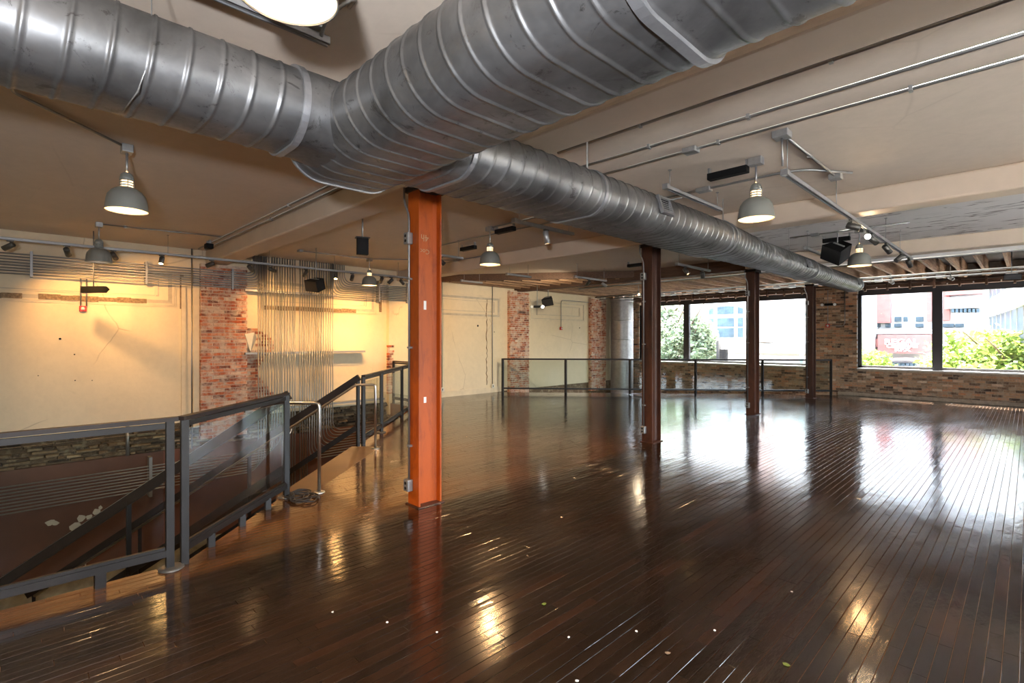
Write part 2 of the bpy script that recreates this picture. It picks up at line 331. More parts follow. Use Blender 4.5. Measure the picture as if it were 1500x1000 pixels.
# plain sheet nosing at the head of the stairs
q = lambda s, o: (-4.43 - s * .7071 + o * .7071, .93 + s * .7071 + o * .7071)   # s along the diagonal, o towards the room
MB().prism([q(1.68, -.12), q(4.2, -.12), q(4.2, .34), q(1.68, .22)], -.05, .004).build('stair_nosing', 'landing', floor, True)

struct('floor_lower', B((XL - .3, YB, LOW - .1), (XR, YW + .3, LOW)), 'lower')
# ceiling: painted plaster, cut on a diagonal where the joists are open
ce = sroot('ceiling')
MB().prism([(XR, YB), (XR, 7.5), (-12.2, 7.5), (-12.2, YB)], HC, HC + .15).build('plaster_field', 'ceil', ce, True)
MB().prism([(XR, 7.5), (XR, 12.0), (-4.4, 12.0), (-4.4, 7.5)], HC, HC + .15).build('scraped_plaster_field', 'scrape', ce, True)
MB().prism([(-4.4, 7.5), (-4.4, 12.0), (-7.4, 12.0), (-12.2, 8.5), (-12.2, 7.5)], HC, HC + .15).build('plaster_field', 'ceil', ce, True)
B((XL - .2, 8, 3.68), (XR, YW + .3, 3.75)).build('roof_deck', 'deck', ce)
B((-7.5, 12.2, 3.6), (XR, 12.26, 3.7)).build('deck_edge', 'deck', ce)
xj = -11.7
while xj < XR:
    ys = 12.12 if xj > -7.4 else 8.5 + (xj + 12.2) * 3.5 / 4.8 + .1
    B((xj, ys, 3.32), (xj + .055, YW - .02, 3.69), tint=random.random()).build('joist', 'joist', ce)
    B((xj - .01, 16.35, 3.21), (xj + .15, 16.47, 3.30), tint=random.random()).build('daylit_joist_end', 'white' if random.random() < .6 else 'joist', ce)  # white on most blocks paints the daylight on the joist ends
    xj += .42
bm_ = sroot('beam_1')
for i, (y0, w_) in enumerate(((3.05, .2), (7.55, .17))):
    o = struct('trim_%d' % (i + 1), B((XL, y0 - w_, 3.25), (XR, y0 + w_, HC), bev=.025), 'beam')
bpy.data.objects.remove(bm_)
struct('trim_3', B((-4.5, 11.78, 3.27), (XR, 12.1, HC), bev=.02), 'beam')
struct('trim_4', B((-4.5, 12.1, 3.22), (XR, 12.2, 3.34)), 'white')
struct('trim_5', B((XL, 11.85, 3.25), (-4.5, 12.08, HC + .05)), 'header')
struct('trim_6', B((-2.6, 7.72, 3.26), (-1.1, 7.74, 3.40)), 'white')  # white strip paints a lit gloss patch on the beam
struct('trim_7', B((XL, 16.3, 3.30), (XR, 16.5, 3.34)), 'header')
# diagonal header at the plaster edge
struct('trim_8', MB().bar((-12.1, 8.55, 3.44), (-7.3, 12.0, 3.44), .12, .2), 'header')

# left wall: plaster above, rubble floor edge, brown paint and lower wall
wl = sroot('wall_left')
B((XL - .3, YB, .02), (XL, YW + .3, 3.74)).build('plaster_face', 'plaster', wl)
B((XL - .3, YB, -.5), (XL - .05, YW, .02)).build('rubble_bed', 'rubble', wl)
B((XL - .3, YB, -2.4), (XL + .02, YW, -.5)).build('brown_band', 'brown', wl)
B((XL - .3, YB, LOW), (XL + .06, YW, -2.4)).build('lower_band', 'lower', wl)
for rowi in range(8):
    y = -3 + random.random() * .2
    while y < 8.2:
        L = random.uniform(.10, .42); z0 = -.49 + rowi * .064 + random.uniform(-.014, .014)
        if random.random() < .93:
            p = random.uniform(.0, .09); j = lambda: random.uniform(-.012, .012)
            x0, x1 = XL - .1, XL - .03 + p
            vs = [(x0, y, z0), (x0, y + L, z0), (x0, y + L, z0 + .057), (x0, y, z0 + .057), (x1 + j(), y + .01 + abs(j()), z0 + .01 + abs(j())), (x1 + j(), y + L - .01 - abs(j()), z0 + .01 + abs(j())), (x1 + j(), y + L - .01 - abs(j()), z0 + .052 + j()), (x1 + j(), y + .01 + abs(j()), z0 + .052 + j())]
            MB().add(vs, [(4, 5, 6, 7), (0, 1, 5, 4), (1, 2, 6, 5), (2, 3, 7, 6), (3, 0, 4, 7)], random.random()).build('stone', 'rubble', wl)
        y += L
MB().tube([(XL + .03, 1.55, -.5), (XL + .03, 1.55, .06)], .03).build('pipe_stub', 'galv', wl)
# mouldings of the old panels, one frame per bay
def frame_ring(y0, y1, z0, z1, wd, name, mat, lw=None):
    m_ = MB(); e = .008 if mat == 'mould_dark' else .014
    m_.box((XL, y0, z1 - wd), (XL + e, y1, z1)); m_.box((XL, y0, z0), (XL + e, y1, z0 + wd)); m_.box((XL, y0, z0 + wd), (XL + e, y0 + wd, z1 - wd)); m_.box((XL, y1 - wd, z0 + wd), (XL + e, y1, z1 - wd))
    return m_.build(name, mat, wl)
for i, (a, b) in enumerate(((-2.6, 2.3), (3.95, 6.75), (8.15, 11.2), (12.62, 15.6))):
    frame_ring(a, b, 2.36, 3.02, .10 if i != 3 else .05, 'moulding', 'mould_dark'); frame_ring(a - .03, b + .03, 2.33, 3.05, .025, 'moulding', 'moulding'); frame_ring(a + .3, b - .25, 2.53, 2.87, .022, 'moulding', 'mould_dark')
    frame_ring(a, b, 2.36, 3.02, .035, 'moulding', 'moulding'); frame_ring(a + .35, b - .3, 2.52, 2.86, .018, 'moulding', 'moulding')
def yz(px, py, X=XL): Y, d = onX(px, X); return Y, zof(py, d)
for (a, b, z) in ((-1.2, .12, 2.43), (.32, 1.85, 2.43), (4.0, 6.2, 2.40), (4.0, 4.06, 2.4)):
    y = a; m_ = MB()
    while y < b: L = random.uniform(.1, .3); m_.box((XL, y, z - random.uniform(.045, .06)), (XL + random.uniform(.018, .03), min(b, y + L), z + random.uniform(.03, .05)), tint=random.random()); y += L
    m_.build('lath_strip', 'lath', wl)
B((XL, 2.42, .05), (XL + .03, 2.5, 2.95)).build('moulding', 'moulding', wl)
for (y, z0, z1) in ((2.4, 2.3, 3.0), (6.86, 2.4, 2.95)): B((XL, y, z0), (XL + .028, y + .06, z1)).build('lath_strip', 'lath', wl)
# chipped plaster with brick core beside pier, long vertical crack
cy, cz = yz(717, 500)
m_ = MB(); y_, z_ = cy - .12, 2.95; pts = []
while z_ > .22: pts.append((XL + .004, y_ + random.uniform(-.03, .03), z_)); z_ -= .09
m_.tube(pts, [random.uniform(.006, .02) for _ in pts], 5); m_.build('crack', 'lath', wl)
for (px, py, s) in ((88, 496, .03), (109, 519, .02), (110, 557, .018), (56, 550, .015), (700, 477, .06), (724, 486, .03), (135, 557, .015), (849, 480, .04)):
    Y, z = yz(px, py); MB().lathe((XL + .003, Y, z), [(0, 0), (s * .6, 0), (s * .5, -.01), (0, -.012)], 7, (1, 0, 0)).build('chip', 'char', wl)
Y0, z0 = yz(646, 580); tag(B((XL, 8.05, 0), (XL + .03, 11.35, .17)).build('baseboard_left', 'moulding'), kind='structure')

# bricks
def courses(u0, u1, z0, z1, bl=.205, bh=.057, gap=.011):
    z = z0; i = 0
    while z + bh <= z1 + .001:
        u = u0 - (bl / 2 if i % 2 else 0)
        while u < u1:
            a, b = max(u, u0), min(u + bl, u1)
            if b - a > .035: yield a, b, z, z + bh
            u += bl + gap
        z += bh + gap; i += 1
def pier(name, y0, y1, zb, zt, single, mat='brick_red', face=XL + .14):
    r = sroot(name); B((XL - .02, y0, zb), (face - .012, y1, zt)).build('mortar_bed', 'mortar', r)
    m_ = MB()
    for a, b, za, zb_ in courses(y0, y1, zb, zt):
        if random.random() < .02: continue
        e = random.uniform(-.004, .007); t = random.random()
        mm = MB() if single else m_
        j = [random.uniform(-.003, .003) for _ in range(4)]
        x0, x1 = face - .05, face + e
        mm.add([(x0, a, za), (x0, b, za), (x0, b, zb_), (x0, a, zb_), (x1, a + .004, za + .003 + j[0]), (x1, b - .004, za + .003 + j[1]), (x1, b - .004, zb_ - .003 + j[2]), (x1, a + .004, zb_ - .003 + j[3])], [(4, 5, 6, 7), (0, 1, 5, 4), (1, 2, 6, 5), (2, 3, 7, 6), (3, 0, 4, 7)], t)
        if single: mm.build('brick', mat, r)
    # side faces
    ms = MB()
    for k, (a, b, za, zb_) in enumerate(courses(XL, face - .004, zb, zt, bl=.1)):
        ms.box((a, y0 - .006, za), (b, y1 + .004, zb_), tint=random.random())
    tag(ms.build('side_bricks', mat, r), kind='stuff')
    if not single: tag(m_.build('bricks', mat, r), kind='stuff')
    return r
p1 = pier('wall_pier_1', 2.74, 3.61, -.35, 3.24, True)
# ragged brick showing through broken plaster beside the first pier
for a, b, za, zb_ in courses(3.62, 4.22, -.1, 1.95, bl=.19):
    lim = 4.0 + .18 * math.sin(za * 5) - (max(0, za - 1.55) * .55)
    if a < lim and not (1.45 < za < 1.75 and a < 3.8):
        B((XL - .02, a, za), (XL + random.uniform(.01, .035), min(b, lim + .05), zb_), tint=random.random()).build('brick', 'brick_red', p1)
MB().add([(XL + .02, 3.5, 1.78), (XL + .16, 3.56, 1.80), (XL + .15, 3.75, 1.84), (XL + .03, 3.84, 1.72), (XL + .13, 3.68, 1.42), (XL + .03, 3.7, 1.4)], [(0, 1, 2, 3), (1, 4, 2), (2, 4, 5, 3), (0, 5, 4, 1)], .5).build('plaster_patch', 'patchy', p1)
r = sroot('wall_pier_2'); B((XL - .02, 7.08, -.3), (XL + .12, 8.02, 3.24)).build('pier_plaster', 'plaster', r)
for a, b, za, zb_ in courses(7.06, 7.24, .25, 1.55, bl=.1): 
    if random.random() < .8: B((XL + .05, a - .01, za), (XL + .127, b * .999, zb_), tint=random.random()).build('brick', 'brick_red', r)
pier('wall_pier_3', 11.54, 12.42, -.3, 3.28, False); pier('wall_pier_4', 15.9, 16.85, -.3, 3.28, False)
B((XL - .02, 2.62, -.1), (XL + .06, 2.73, 3.2)).build('pier_edge_plaster', 'moulding', p1)

# window wall
ww = sroot('wall_window'); Z0, Z1 = .83, 3.05; LT = LOW
WIN = ((-11.0, -4.8), (-3.6, 1.9))
m_ = MB()
for (a, b, c, d) in ((XL - .3, -11.0, LT, 3.6), (-4.8, -3.6, LT, 3.6), (1.9, XR + .3, LT, 3.6), (-11.0, -4.8, LT, Z0), (-3.6, 1.9, LT, Z0), (-11.0, -4.8, Z1 + .12, 3.6), (-3.6, 1.9, Z1 + .12, 3.6)):
    m_.box((a, YW + .012, c), (b, YW + .34, d + (.2 if d > 3.5 else 0)))
m_.build('mortar_bed', 'mortar_tan', ww)
wb = []
for (u0, u1, z0, z1) in ((XL, -11.0, -.6, 3.26), (-11.0, -4.8, -.6, Z0 - .03), (-4.8, -3.6, 0, 3.26), (-3.6, 1.9, 0, Z0 - .03), (1.9, XR, 0, 3.26)):
    wb += list(courses(u0, u1, z0, z1))
def wbs(c):
    u = (c[0] + c[1]) / 2; z = c[2]; return 0 if (-4.75 < u < .6 and z < 3.2) else 1
singles = [c for c in wb if -4.4 < c[0] < .35 and (c[2] < .83) or (-4.75 < c[0] < -3.6 and .83 < c[2] < 1.4)][:300]
rest = [c for c in wb if c not in singles]
def wbrick(mm, c):
    a, b, za, zb_ = c; e = random.uniform(-.002, .010); t = random.random() if za > .12 else random.random() * .4
    mm.box((a, YW - e, za), (b, YW + .05, zb_), tint=t)
for c in singles: mm = MB(); wbrick(mm, c); mm.build('brick', 'brick_tan', ww)
mm = MB()
for c in rest: wbrick(mm, c)
tag(mm.build('bricks', 'brick_tan', ww), kind='stuff')
tag(B((-4.1, YW - .05, 0), (XR, YW + .01, .10), bev=.01).build('baseboard_back', 'mortar_tan'), kind='structure')
for wi, (a, b) in enumerate(WIN):
    r = sroot('window_%d' % (wi + 1)); yf = YW + .13
    fr = MB(); t = .075
    fr.box((a, yf, Z0), (b, yf + .1, Z0 + t)); fr.box((a, yf, Z1 - t * .8), (b, yf + .1, Z1 + .12)); fr.box((a, yf, Z0), (a + t, yf + .1, Z1)); fr.box((b - t, yf, Z0), (b, yf + .1, Z1)); fr.build('frame', 'frame', r)
    mul = [-9.07, -6.68] if wi == 0 else [-1.78, .07]
    for x_ in mul: B((x_ - .11, yf - .01, Z0), (x_ + .11, yf + .11, Z1)).build('mullion', 'frame', r)
    ed = [a + t] + [v for x_ in mul for v in (x_ - .11, x_ + .11)] + [b - t]
    for k in range(0, len(ed), 2): B((ed[k], yf + .04, Z0 + t), (ed[k + 1], yf + .05, Z1 - t * .8)).build('glass_pane', 'glass', r)
    B((a - .01, YW - .03, Z0 - .035), (b + .01, yf, Z0 + .005)).build('sill', 'white', r)
    B((a - .02, YW + .0, Z0), (a, yf, Z1)).build('reveal', 'white', r); B((b, YW + .0, Z0), (b + .02, yf, Z1)).build('reveal', 'white', r)
    B((a - .2, YW + .34, 3.22), (b + .2, YW + .68, 3.30)).build('sun_baffle', 'sun_baffle', r)  # unseen ledge added outside to trim the sun to a strip on the floor
    # header timbers and small brackets over the glass
    B((a - .1, YW - .16, Z1 + .1), (b + .1, YW + .05, Z1 + .2)).build('header', 'header', r)
    x_ = a + .2
    while x_ < b: B((x_, YW - .2, Z1 + .04), (x_ + .05, YW - .1, 3.32), tint=random.random()).build('bracket', 'header', r); MB().lathe((x_ + .3, YW - .165, Z1 + .13), [(.018, 0), (.012, .02), (0, .025)], 8, (0, -1, 0)).build('bolt_head', 'white', r); x_ += .52
struct('trim_9', B((XL, YW - .1, 3.28), (XR, YW + .02, 3.5)), 'header')
# unseen rest of the room, with windows added for cool light on the ceiling
rw = sroot('wall_right'); m_ = MB()
for (a, b, c, d) in ((YB, 2.5, 0, 3.6), (5.9, 6.4, 0, 3.6), (11.2, YW, 0, 3.6), (2.5, 5.9, 0, .7), (6.4, 11.2, 0, .7), (2.5, 5.9, 2.95, 3.6), (6.4, 11.2, 2.95, 3.6), (YB, YW, LOW, 0)): m_.box((XR, a, c), (XR + .3, b, d))
m_.build('brick_face', 'mortar_tan', rw)
for k, (a, b) in enumerate(((2.5, 5.9), (6.4, 11.2))):
    r = sroot('window_%d' % (k + 3)); f_ = MB(); f_.box((XR + .1, a, .7), (XR + .2, b, .78)); f_.box((XR + .1, a, 2.87), (XR + .2, b, 2.95)); f_.box((XR + .1, a, .78), (XR + .2, a + .08, 2.87)); f_.box((XR + .1, b - .08, .78), (XR + .2, b, 2.87)); f_.box((XR + .1, (a + b) / 2 - .06, .78), (XR + .2, (a + b) / 2 + .06, 2.87)); f_.build('frame', 'frame', r)
    B((XR + .14, a, .78), (XR + .15, b, 2.87)).build('glass_pane', 'glass', r)
struct('wall_back', B((XL - .3, YB - .2, LOW), (XR + .3, YB, 3.6)), 'plaster')

# ================================================================== STAIRS AND RAILINGS
cornerp = (-4.43, .88)
dgv = Vector((-.7071, .7071, 0)); stv = Vector((-.7071, -.7071, 0))      # along the diagonal / down the stairs
P0 = Vector((-4.43, .88, 0))
SL = .655
def rail_panel(root, a, b, glass=True, posts=(1, 1), h=1.12, zb=.10, postw=.05, ext=(0, 0)):
    a, b = Vector(a), Vector(b); z = Vector((0, 0, 1)); d = (b - a).normalized()
    MB().bar(a + z * (h - .015) - d * ext[0], b + z * (h - .015) + d * ext[1], .06, .03).build('top_rail', 'railcap', root)
    MB().bar(a + z * (zb + .025) + d * .02, b + z * (zb + .025) - d * .02, .045, .05).build('bottom_rail', 'rail', root)
    MB().bar(a + z * (h - .06) + d * .03, b + z * (h - .06) - d * .03, .026, .04).build('glass_channel', 'rail', root)
    MB().bar(a + z * (zb + .06) + d * .03, b + z * (zb + .06) - d * .03, .024, .022).build('glass_channel', 'rail', root)
    if glass: MB().bar(a + z * ((h - .1 + zb + .08) / 2) + d * .04, b + z * ((h - .1 + zb + .08) / 2) - d * .04, .01, h - .1 - zb - .08).build('glass_pane', 'railglass', root)
    for p, on in ((a, posts[0]), (b, posts[1])):
        if on: MB().box((p.x - postw / 2, p.y - postw / 2, .0), (p.x + postw / 2, p.y + postw / 2, h - .03)).build('post', 'rail', root)
def footplate(root, p): MB().lathe((p[0], p[1], 0), [(.085, .002), (.085, .012), (.06, .02), (.0, .022)], 14).build('foot_plate', 'head', root)
r = thing('guard_rail', (-4.43, .83, 0), 'dark steel and glass guard rail along the near side of the stair opening', 'railing')
rail_panel(r, (-4.45, .83, 0), (-4.45, -1.5, 0), ext=(.05, 0)); rail_panel(r, (-4.45, -1.5, 0), (-4.45, -3.8, 0), posts=(0, 1)); footplate(r, (-4.45, .84))
for k in range(6): B((-4.53, .4 - k * .7, -.02), (-4.43, .46 - k * .7, .11)).build('bracket', 'rail', r)
A2 = P0 + dgv * .07; B2 = Vector((-5.60, 2.10, 0))
r = thing('guard_rail', tuple(A2), 'glass guard rail angled from the corner post to the near stair newel', 'railing')
rail_panel(r, A2, B2, ext=(.05, .02)); footplate(r, B2)
for k in range(3):
    p = A2 + (B2 - A2) * (.2 + .28 * k); MB().bar(p + Vector((0, 0, -.01)), p + Vector((0, 0, .11)), .05, .05, (1, 0, 0)).build('bracket', 'rail', r)
A3 = Vector((-7.46, 4.0, 0)); B3 = Vector((-10.65, 7.2, 0))
r = thing('guard_rail', tuple(A3), 'glass guard rail beyond the stair head, running behind the orange column', 'railing')
mid = A3 + (B3 - A3) * .24
rail_panel(r, A3, mid); rail_panel(r, mid, A3 + (B3 - A3) * .6, posts=(0, 1)); rail_panel(r, A3 + (B3 - A3) * .6, B3, posts=(0, 1)); footplate(r, mid)
r = thing('guard_rail', (-10.65, 7.2, 0), 'short return guard rail meeting the plaster wall at the far end of the stair opening', 'railing')
rail_panel(r, (-10.7, 7.2, 0), (XL + .15, 7.2, 0), posts=(0, 1))
# far corner railing
FA, FB = Vector((-11.66, 11.05, 0)), Vector((-4.17, 17.5, 0))
r = thing('guard_rail', tuple(FA), 'long dark guard rail with wide glass panels crossing in front of the far windows', 'railing')
z = Vector((0, 0, 1)); MB().bar(FA + z * 1.06, FB + z * 1.06, .05, .05).build('top_rail', 'railcap', r); MB().bar(FA + z * .14, FB + z * .14, .05, .05).build('bottom_rail', 'rail', r)
for k in range(6):
    p = FA + (FB - FA) * k / 5; B((p.x - .03, p.y - .03, -.02), (p.x + .03, p.y + .03, 1.08)).build('post', 'rail', r)
    if k < 5: d = (FB - FA) / 5; MB().bar(p + d * .02 + z * .6, p + d * .98 + z * .6, .01, .86).build('glass_pane', 'railglass', r)
# stair flight
NS = Vector((-5.72, 2.2, 0)); FS = Vector((-7.42, 3.9, 0)); nst = 19; run = .283; rise = run * SL
st = thing('staircase', (-6.5, 3.0, -3.5), 'dark staircase dropping from the gap in the railings to the level below', 'staircase')
for k in range(nst):
    o = stv * (run * k + .02); zt = -rise * (k + 1); a = NS + o; b = FS + o
    MB().bar((a + b) / 2 + stv * run / 2 - (b - a).normalized() * ((b - a).length / 2) + z * (zt - .02), (a + b) / 2 + stv * run / 2 + (b - a).normalized() * ((b - a).length / 2) + z * (zt - .02), run + .03, .04).build('tread', 'landing', st)
    MB().bar(a + z * (zt + rise / 2 - .02), b + z * (zt + rise / 2 - .02), .02, rise).build('riser', 'brown', st)
for e in (NS, FS):
    MB().bar(e + z * -.15, e + stv * run * nst + z * (-.15 - rise * nst), .06, .32).build('stringer', 'rail', st)
def stair_rail(e, label):
    r = thing('stair_rail', tuple(e), label, 'railing'); L = 5.3
    a = e + z * 1.09; MB().bar(a, a + stv * L - z * SL * L, .06, .10).build('top_rail', 'railcap', r)
    for s in (.02, 1.75, 3.5, 5.2): p = e + stv * s; MB().bar(p + z * (1.08 - SL * s), p + z * (-.1 - SL * s), .045, .045, (1, 0, 0)).build('post', 'rail', r)
    MB().bar(a + stv * .05 - z * .8, a + stv * L - z * (SL * L + .8), .03, .08).build('lower_rail', 'rail', r)
    return r
stair_rail(B2 + dgv * .06, 'dark sloping stair rail nearest the camera, seen through the glass')
stair_rail(FS + dgv * .03, 'dark sloping stair rail on the far side of the stairs')
def hand_rail(pf, e, label):
    r = thing('hand_rail', tuple(pf), label, 'handrail'); h = .99; L = 5.0
    pts = fillet([Vector(pf) + z * .01, Vector(pf) + z * h, e + z * h, e + stv * L + z * (h - SL * L)], .045, 4)
    MB().tube(pts, .019, 10).build('steel_tube', 'steel', r); MB().lathe(tuple(pf), [(.06, .003), (.06, .012), (.03, .018), (.02, .02)], 16).build('flange', 'steel', r)
    for s in (1.0, 2.6, 4.2):
        p = e + stv * s + z * (h - SL * s); MB().tube([p, p - z * .05, p - z * .09 - dgv * .06], .008, 6).build('bracket', 'steel', r)
hand_rail(Vector((-5.50, 2.42, 0)) , Vector((-5.93, 2.05, 0)), 'brushed steel handrail with a round floor flange beside the near stair newel')
hand_rail(Vector((-7.08, 4.0, 0)), Vector((-7.28, 3.78, 0)), 'brushed steel handrail at the far side of the stair head')
# cables on the floor by the newel
r = thing('cable_coil', (-5.45, 2.2, 0), 'tangle of black cable lying on the floor at the newel foot', 'cable')
pts = []; 
for k in range(70):
    a = k * .55; rr = .06 + .07 * random.random(); pts.append((-5.47 + rr * 1.6 * math.cos(a) + .1 * math.sin(k * .3), 2.2 + rr * 1.3 * math.sin(a), .012 + .02 * random.random()))
MB().tube(fillet(pts, .03, 2), .0075, 5).build('cable', 'rubber', r)

# ================================================================== COLUMNS
def column(y, mat, label, first=False):
    x = -4.39; r = thing('steel_column', (x, y, 0), label, 'column', 'steel columns in a row')
    hx, hy = .095, .14; T = 3.25
    m_ = MB(); m_.box((x - hx, y - hy, 0), (x + hx, y - hy + .018, T)); m_.box((x - hx, y + hy - .018, 0), (x + hx, y + hy, T)); m_.build('flanges', mat, r)
    B((x - .02, y - hy + .018, 0), (x + .02, y + hy - .018, T)).build('web', mat, r)
    m_ = MB()
    for s in (-1, 1): m_.add([(x + s * .02, y + hy - .06, 0), (x + s * .035, y + hy - .018, 0), (x + s * .035, y + hy - .018, T), (x + s * .02, y + hy - .06, T)], [(0, 1, 2, 3)])
    m_.build('web_fillet', mat, r)
    B((x - .12, y - hy - .02, 0), (x + .12, y + hy + .02, .012)).build('base_plate', 'backlit_oxide', r)
    B((x - hx - .03, y - hy - .03, T - .05), (x + hx + .03, y + hy + .03, T)).build('cap_plate', 'char', r)
    cx = x - .05; cyv = y - hy - .02
    zl, zh = .27, 2.72
    MB().tube(fillet([(cx, cyv, zl), (cx, cyv, zh + .25), (cx - .06, cyv - .02, zh + .38), (cx - .06, cyv - .02, T)], .08), .011, 8).build('conduit', 'emt', r)
    for zb in ((zl - .06, zh)):
        b_ = B((cx - .04, cyv - .045, zb - .06), (cx + .045, cyv + .02, zb + .06), bev=.01).build('outlet_box', 'galv', r)
        for q_ in (-.025, .025): MB().lathe((cx - .041, cyv - .015, zb + q_), [(0, .001), (.014, .001), (.014, -.002)], 10, (-1, 0, 0)).build('socket', 'black', b_); MB().lathe((cx, cyv - .046, zb + q_), [(0, .001), (.016, .001), (.016, -.002)], 10, (0, -1, 0)).build('socket', 'black', b_)
    for zb in (.6, 1.6, 2.3): B((cx - .018, cyv - .014, zb), (cx + .03, cyv + .02, zb + .02)).build('strap', 'galv', r)
    return r
c1 = column(3.05, 'orange', 'bright orange steel column with chalk marks, nearest to the stair opening')
FLIP = Matrix.Rotation(R(90), 3, 'Z') @ Matrix.Rotation(R(90), 3, 'X') @ Matrix.Rotation(R(180), 3, 'Z')
text('chalk_mark', 'Coc', .07, 'chalk', c1, (-4.39 + .024, 3.03, 2.60), FLIP, .0006)
text('chalk_mark', '4h', .10, 'chalk', c1, (-4.39 + .024, 3.03, 2.74), FLIP, .0006)
B((-4.39 + .02, 3.02, 2.0), (-4.39 + .024, 3.05, 2.09)).build('sticker', 'sticker', c1); B((-4.39 + .02, 3.02, 1.04), (-4.39 + .024, 3.05, 1.10)).build('sticker', 'sticker', c1)
column(7.55, 'backlit_oxide', 'dark backlit steel column second in the row, with a pale conduit up its side')
column(11.95, 'backlit_oxide', 'dark backlit steel column third in the row, standing before the left window')
column(16.3, 'backlit_oxide', 'backlit steel column farthest away, at the brick pier between the windows')

# ================================================================== DUCTS
def oval(hw, r, n=40):      # outline of a flat oval (u, v) with perimeter parameter
    pts = []; half = n // 2
    for k in range(half + 1): a = -math.pi / 2 + math.pi * k / half; pts.append((hw + r * math.cos(a), r * math.sin(a)))
    for k in range(half + 1): a = math.pi / 2 + math.pi * k / half; pts.append((-hw + r * math.cos(a), r * math.sin(a)))
    # subdivide flats a little
    return pts
def duct(mb, axis, cu, cv, s0, s1, hw0, r0, hw1=None, r1=None, pitch=.133, seam=.0055):
    hw1 = hw0 if hw1 is None else hw1; r1 = r0 if r1 is None else r1
    rings = []; s = s0
    npt = len(oval(hw0, r0))
    offs = [(-.02, 0), (-.009, 0), (-.005, seam), (.005, seam), (.009, 0), (.02, 0)]
    k = int(math.floor(s0 / pitch)) - 1; pos_ = [(s0, 0, False)]
    sts = []
    while k * pitch < s1 + pitch: sts += [(k * pitch + o, h) for o, h in offs]; k += 1
    allr = []
    for (sp, h) in [(s0 - 9, 0)] + sts + [(s1 + 9, 0)]:
        ring = []
        for i in range(npt):
            t = i / npt; ss = min(max(sp + pitch * t, s0), s1); fr = (ss - s0) / (s1 - s0)
            hw = hw0 + (hw1 - hw0) * fr; rr = r0 + (r1 - r0) * fr
            u, v = oval(hw, rr + h)[i] if h or True else None
            ring.append((u, v, ss))
        allr.append(ring)
    vs = []
    for ring in allr:
        for (u, v, ss) in ring: vs.append((cu + u, ss, cv + v) if axis == 'Y' else (ss, cu + u, cv + v))
    nr = len(allr); fs = []
    for i in range(nr - 1):
        for j in range(npt):
            if j < npt - 1: fs.append((i * npt + j, i * npt + j + 1, (i + 1) * npt + j + 1, (i + 1) * npt + j))
    for i in range(nr - 1 - 6):      # close the helix: end of ring i meets start of ring i+4
        fs.append((i * npt + npt - 1, (i + 6) * npt, (i + 7) * npt, (i + 1) * npt + npt - 1))
    mb.add(vs, fs, .5, True)
def ringc(axis, cu, cv, s, hw, r, wd=.035, th=.02):
    wd *= .8; th *= .75
    o = oval(hw, r + th); i_ = oval(hw, r - .01); vs = []; n = len(o); fs = []
    for (pts, ss) in ((i_, s - wd / 2), (o, s - wd / 2), (o, s + wd / 2), (i_, s + wd / 2)):
        for (u, v) in pts: vs.append((cu + u, ss, cv + v) if axis == 'Y' else (ss, cu + u, cv + v))
    for k in range(3):
        for j in range(n): fs.append((k * n + j, k * n + (j + 1) % n, (k + 1) * n + (j + 1) % n, (k + 1) * n + j))
    m_ = MB().add(vs, fs, .5); return m_
ZD = 2.95
DT = thing('spiral_duct', (-2.88, 1.6, ZD), 'large galvanised spiral duct with a T junction over the orange column', 'duct')
AC = (-2.88, .08, .2)
m_ = MB(); duct(m_, 'Y', AC[0], ZD, -4.8, 1.1, AC[1], AC[2]); m_.build('duct_branch', 'duct', DT, True)
BC, BZ, BH, BR = 1.57, 2.92, .155, .22
m_ = MB(); duct(m_, 'X', BC, BZ, -3.17, 4.7, BH, BR); m_.build('main_duct', 'duct', DT, True)
# closed end of the main duct
o_ = oval(BH, BR - .003); MB().add([(-3.165, BC + u, BZ + v) for u, v in o_], [list(range(len(o_)))]).build('end_cap', 'duct', DT)
ringc('X', BC, BZ, -3.17, BH, BR, .02, .012).build('collar', 'collar', DT); ringc('X', BC, BZ, -.82, BH, BR, .05, .03).build('collar', 'collar', DT)
ringc('Y', AC[0], ZD, 1.08, AC[1], AC[2], .045, .022).build('collar', 'collar', DT)
# saddle between the branch and the main duct
vs = []; n = 40; oa = oval(AC[1], AC[2] + .004); ob = oval(AC[1] + .03, AC[2] + .02); nn = len(oa)
for (o_, yy, zz) in ((oa, 1.06, ZD), (oval(AC[1] + .01, AC[2] + .004), 1.16, ZD), (ob, 1.5, BZ)):
    vs += [(AC[0] + u, yy, zz + v) for u, v in o_]
fs = [(k * nn + j, k * nn + (j + 1) % nn, (k + 1) * nn + (j + 1) % nn, (k + 1) * nn + j) for k in range(2) for j in range(nn)]
MB().add(vs, fs, .5, True).build('saddle', 'duct', DT, True)
CX = -2.83; CH = .16
segs = [(1.6, 6.16, CH, .19, CH, .19, ZD), (6.16, 7.35, CH, .19, .08, .18, ZD), (7.35, 10.1, .075, .175, .07, .17, ZD - .01), (10.1, 11.1, .07, .165, .05, .16, ZD - .02), (11.1, 13.7, .05, .155, .05, .155, ZD - .02)]
for (a, b, h0, r0, h1, r1, zz) in segs:
    m_ = MB(); duct(m_, 'Y', CX, zz, a, b, h0, r0, h1, r1); m_.build('duct_run', 'duct', DT, True)
for (s, h_, r_, zz) in ((2.12, CH, .19, ZD), (3.55, CH, .19, ZD), (6.16, CH, .19, ZD), (6.3, CH - .01, .19, ZD), (7.35, .08, .18, ZD), (10.1, .07, .17, ZD - .02), (11.1, .05, .16, ZD - .02), (13.68, .05, .155, ZD - .02)):
    ringc('Y', CX, zz, s, h_, r_, .04, .016).build('collar', 'collar', DT)
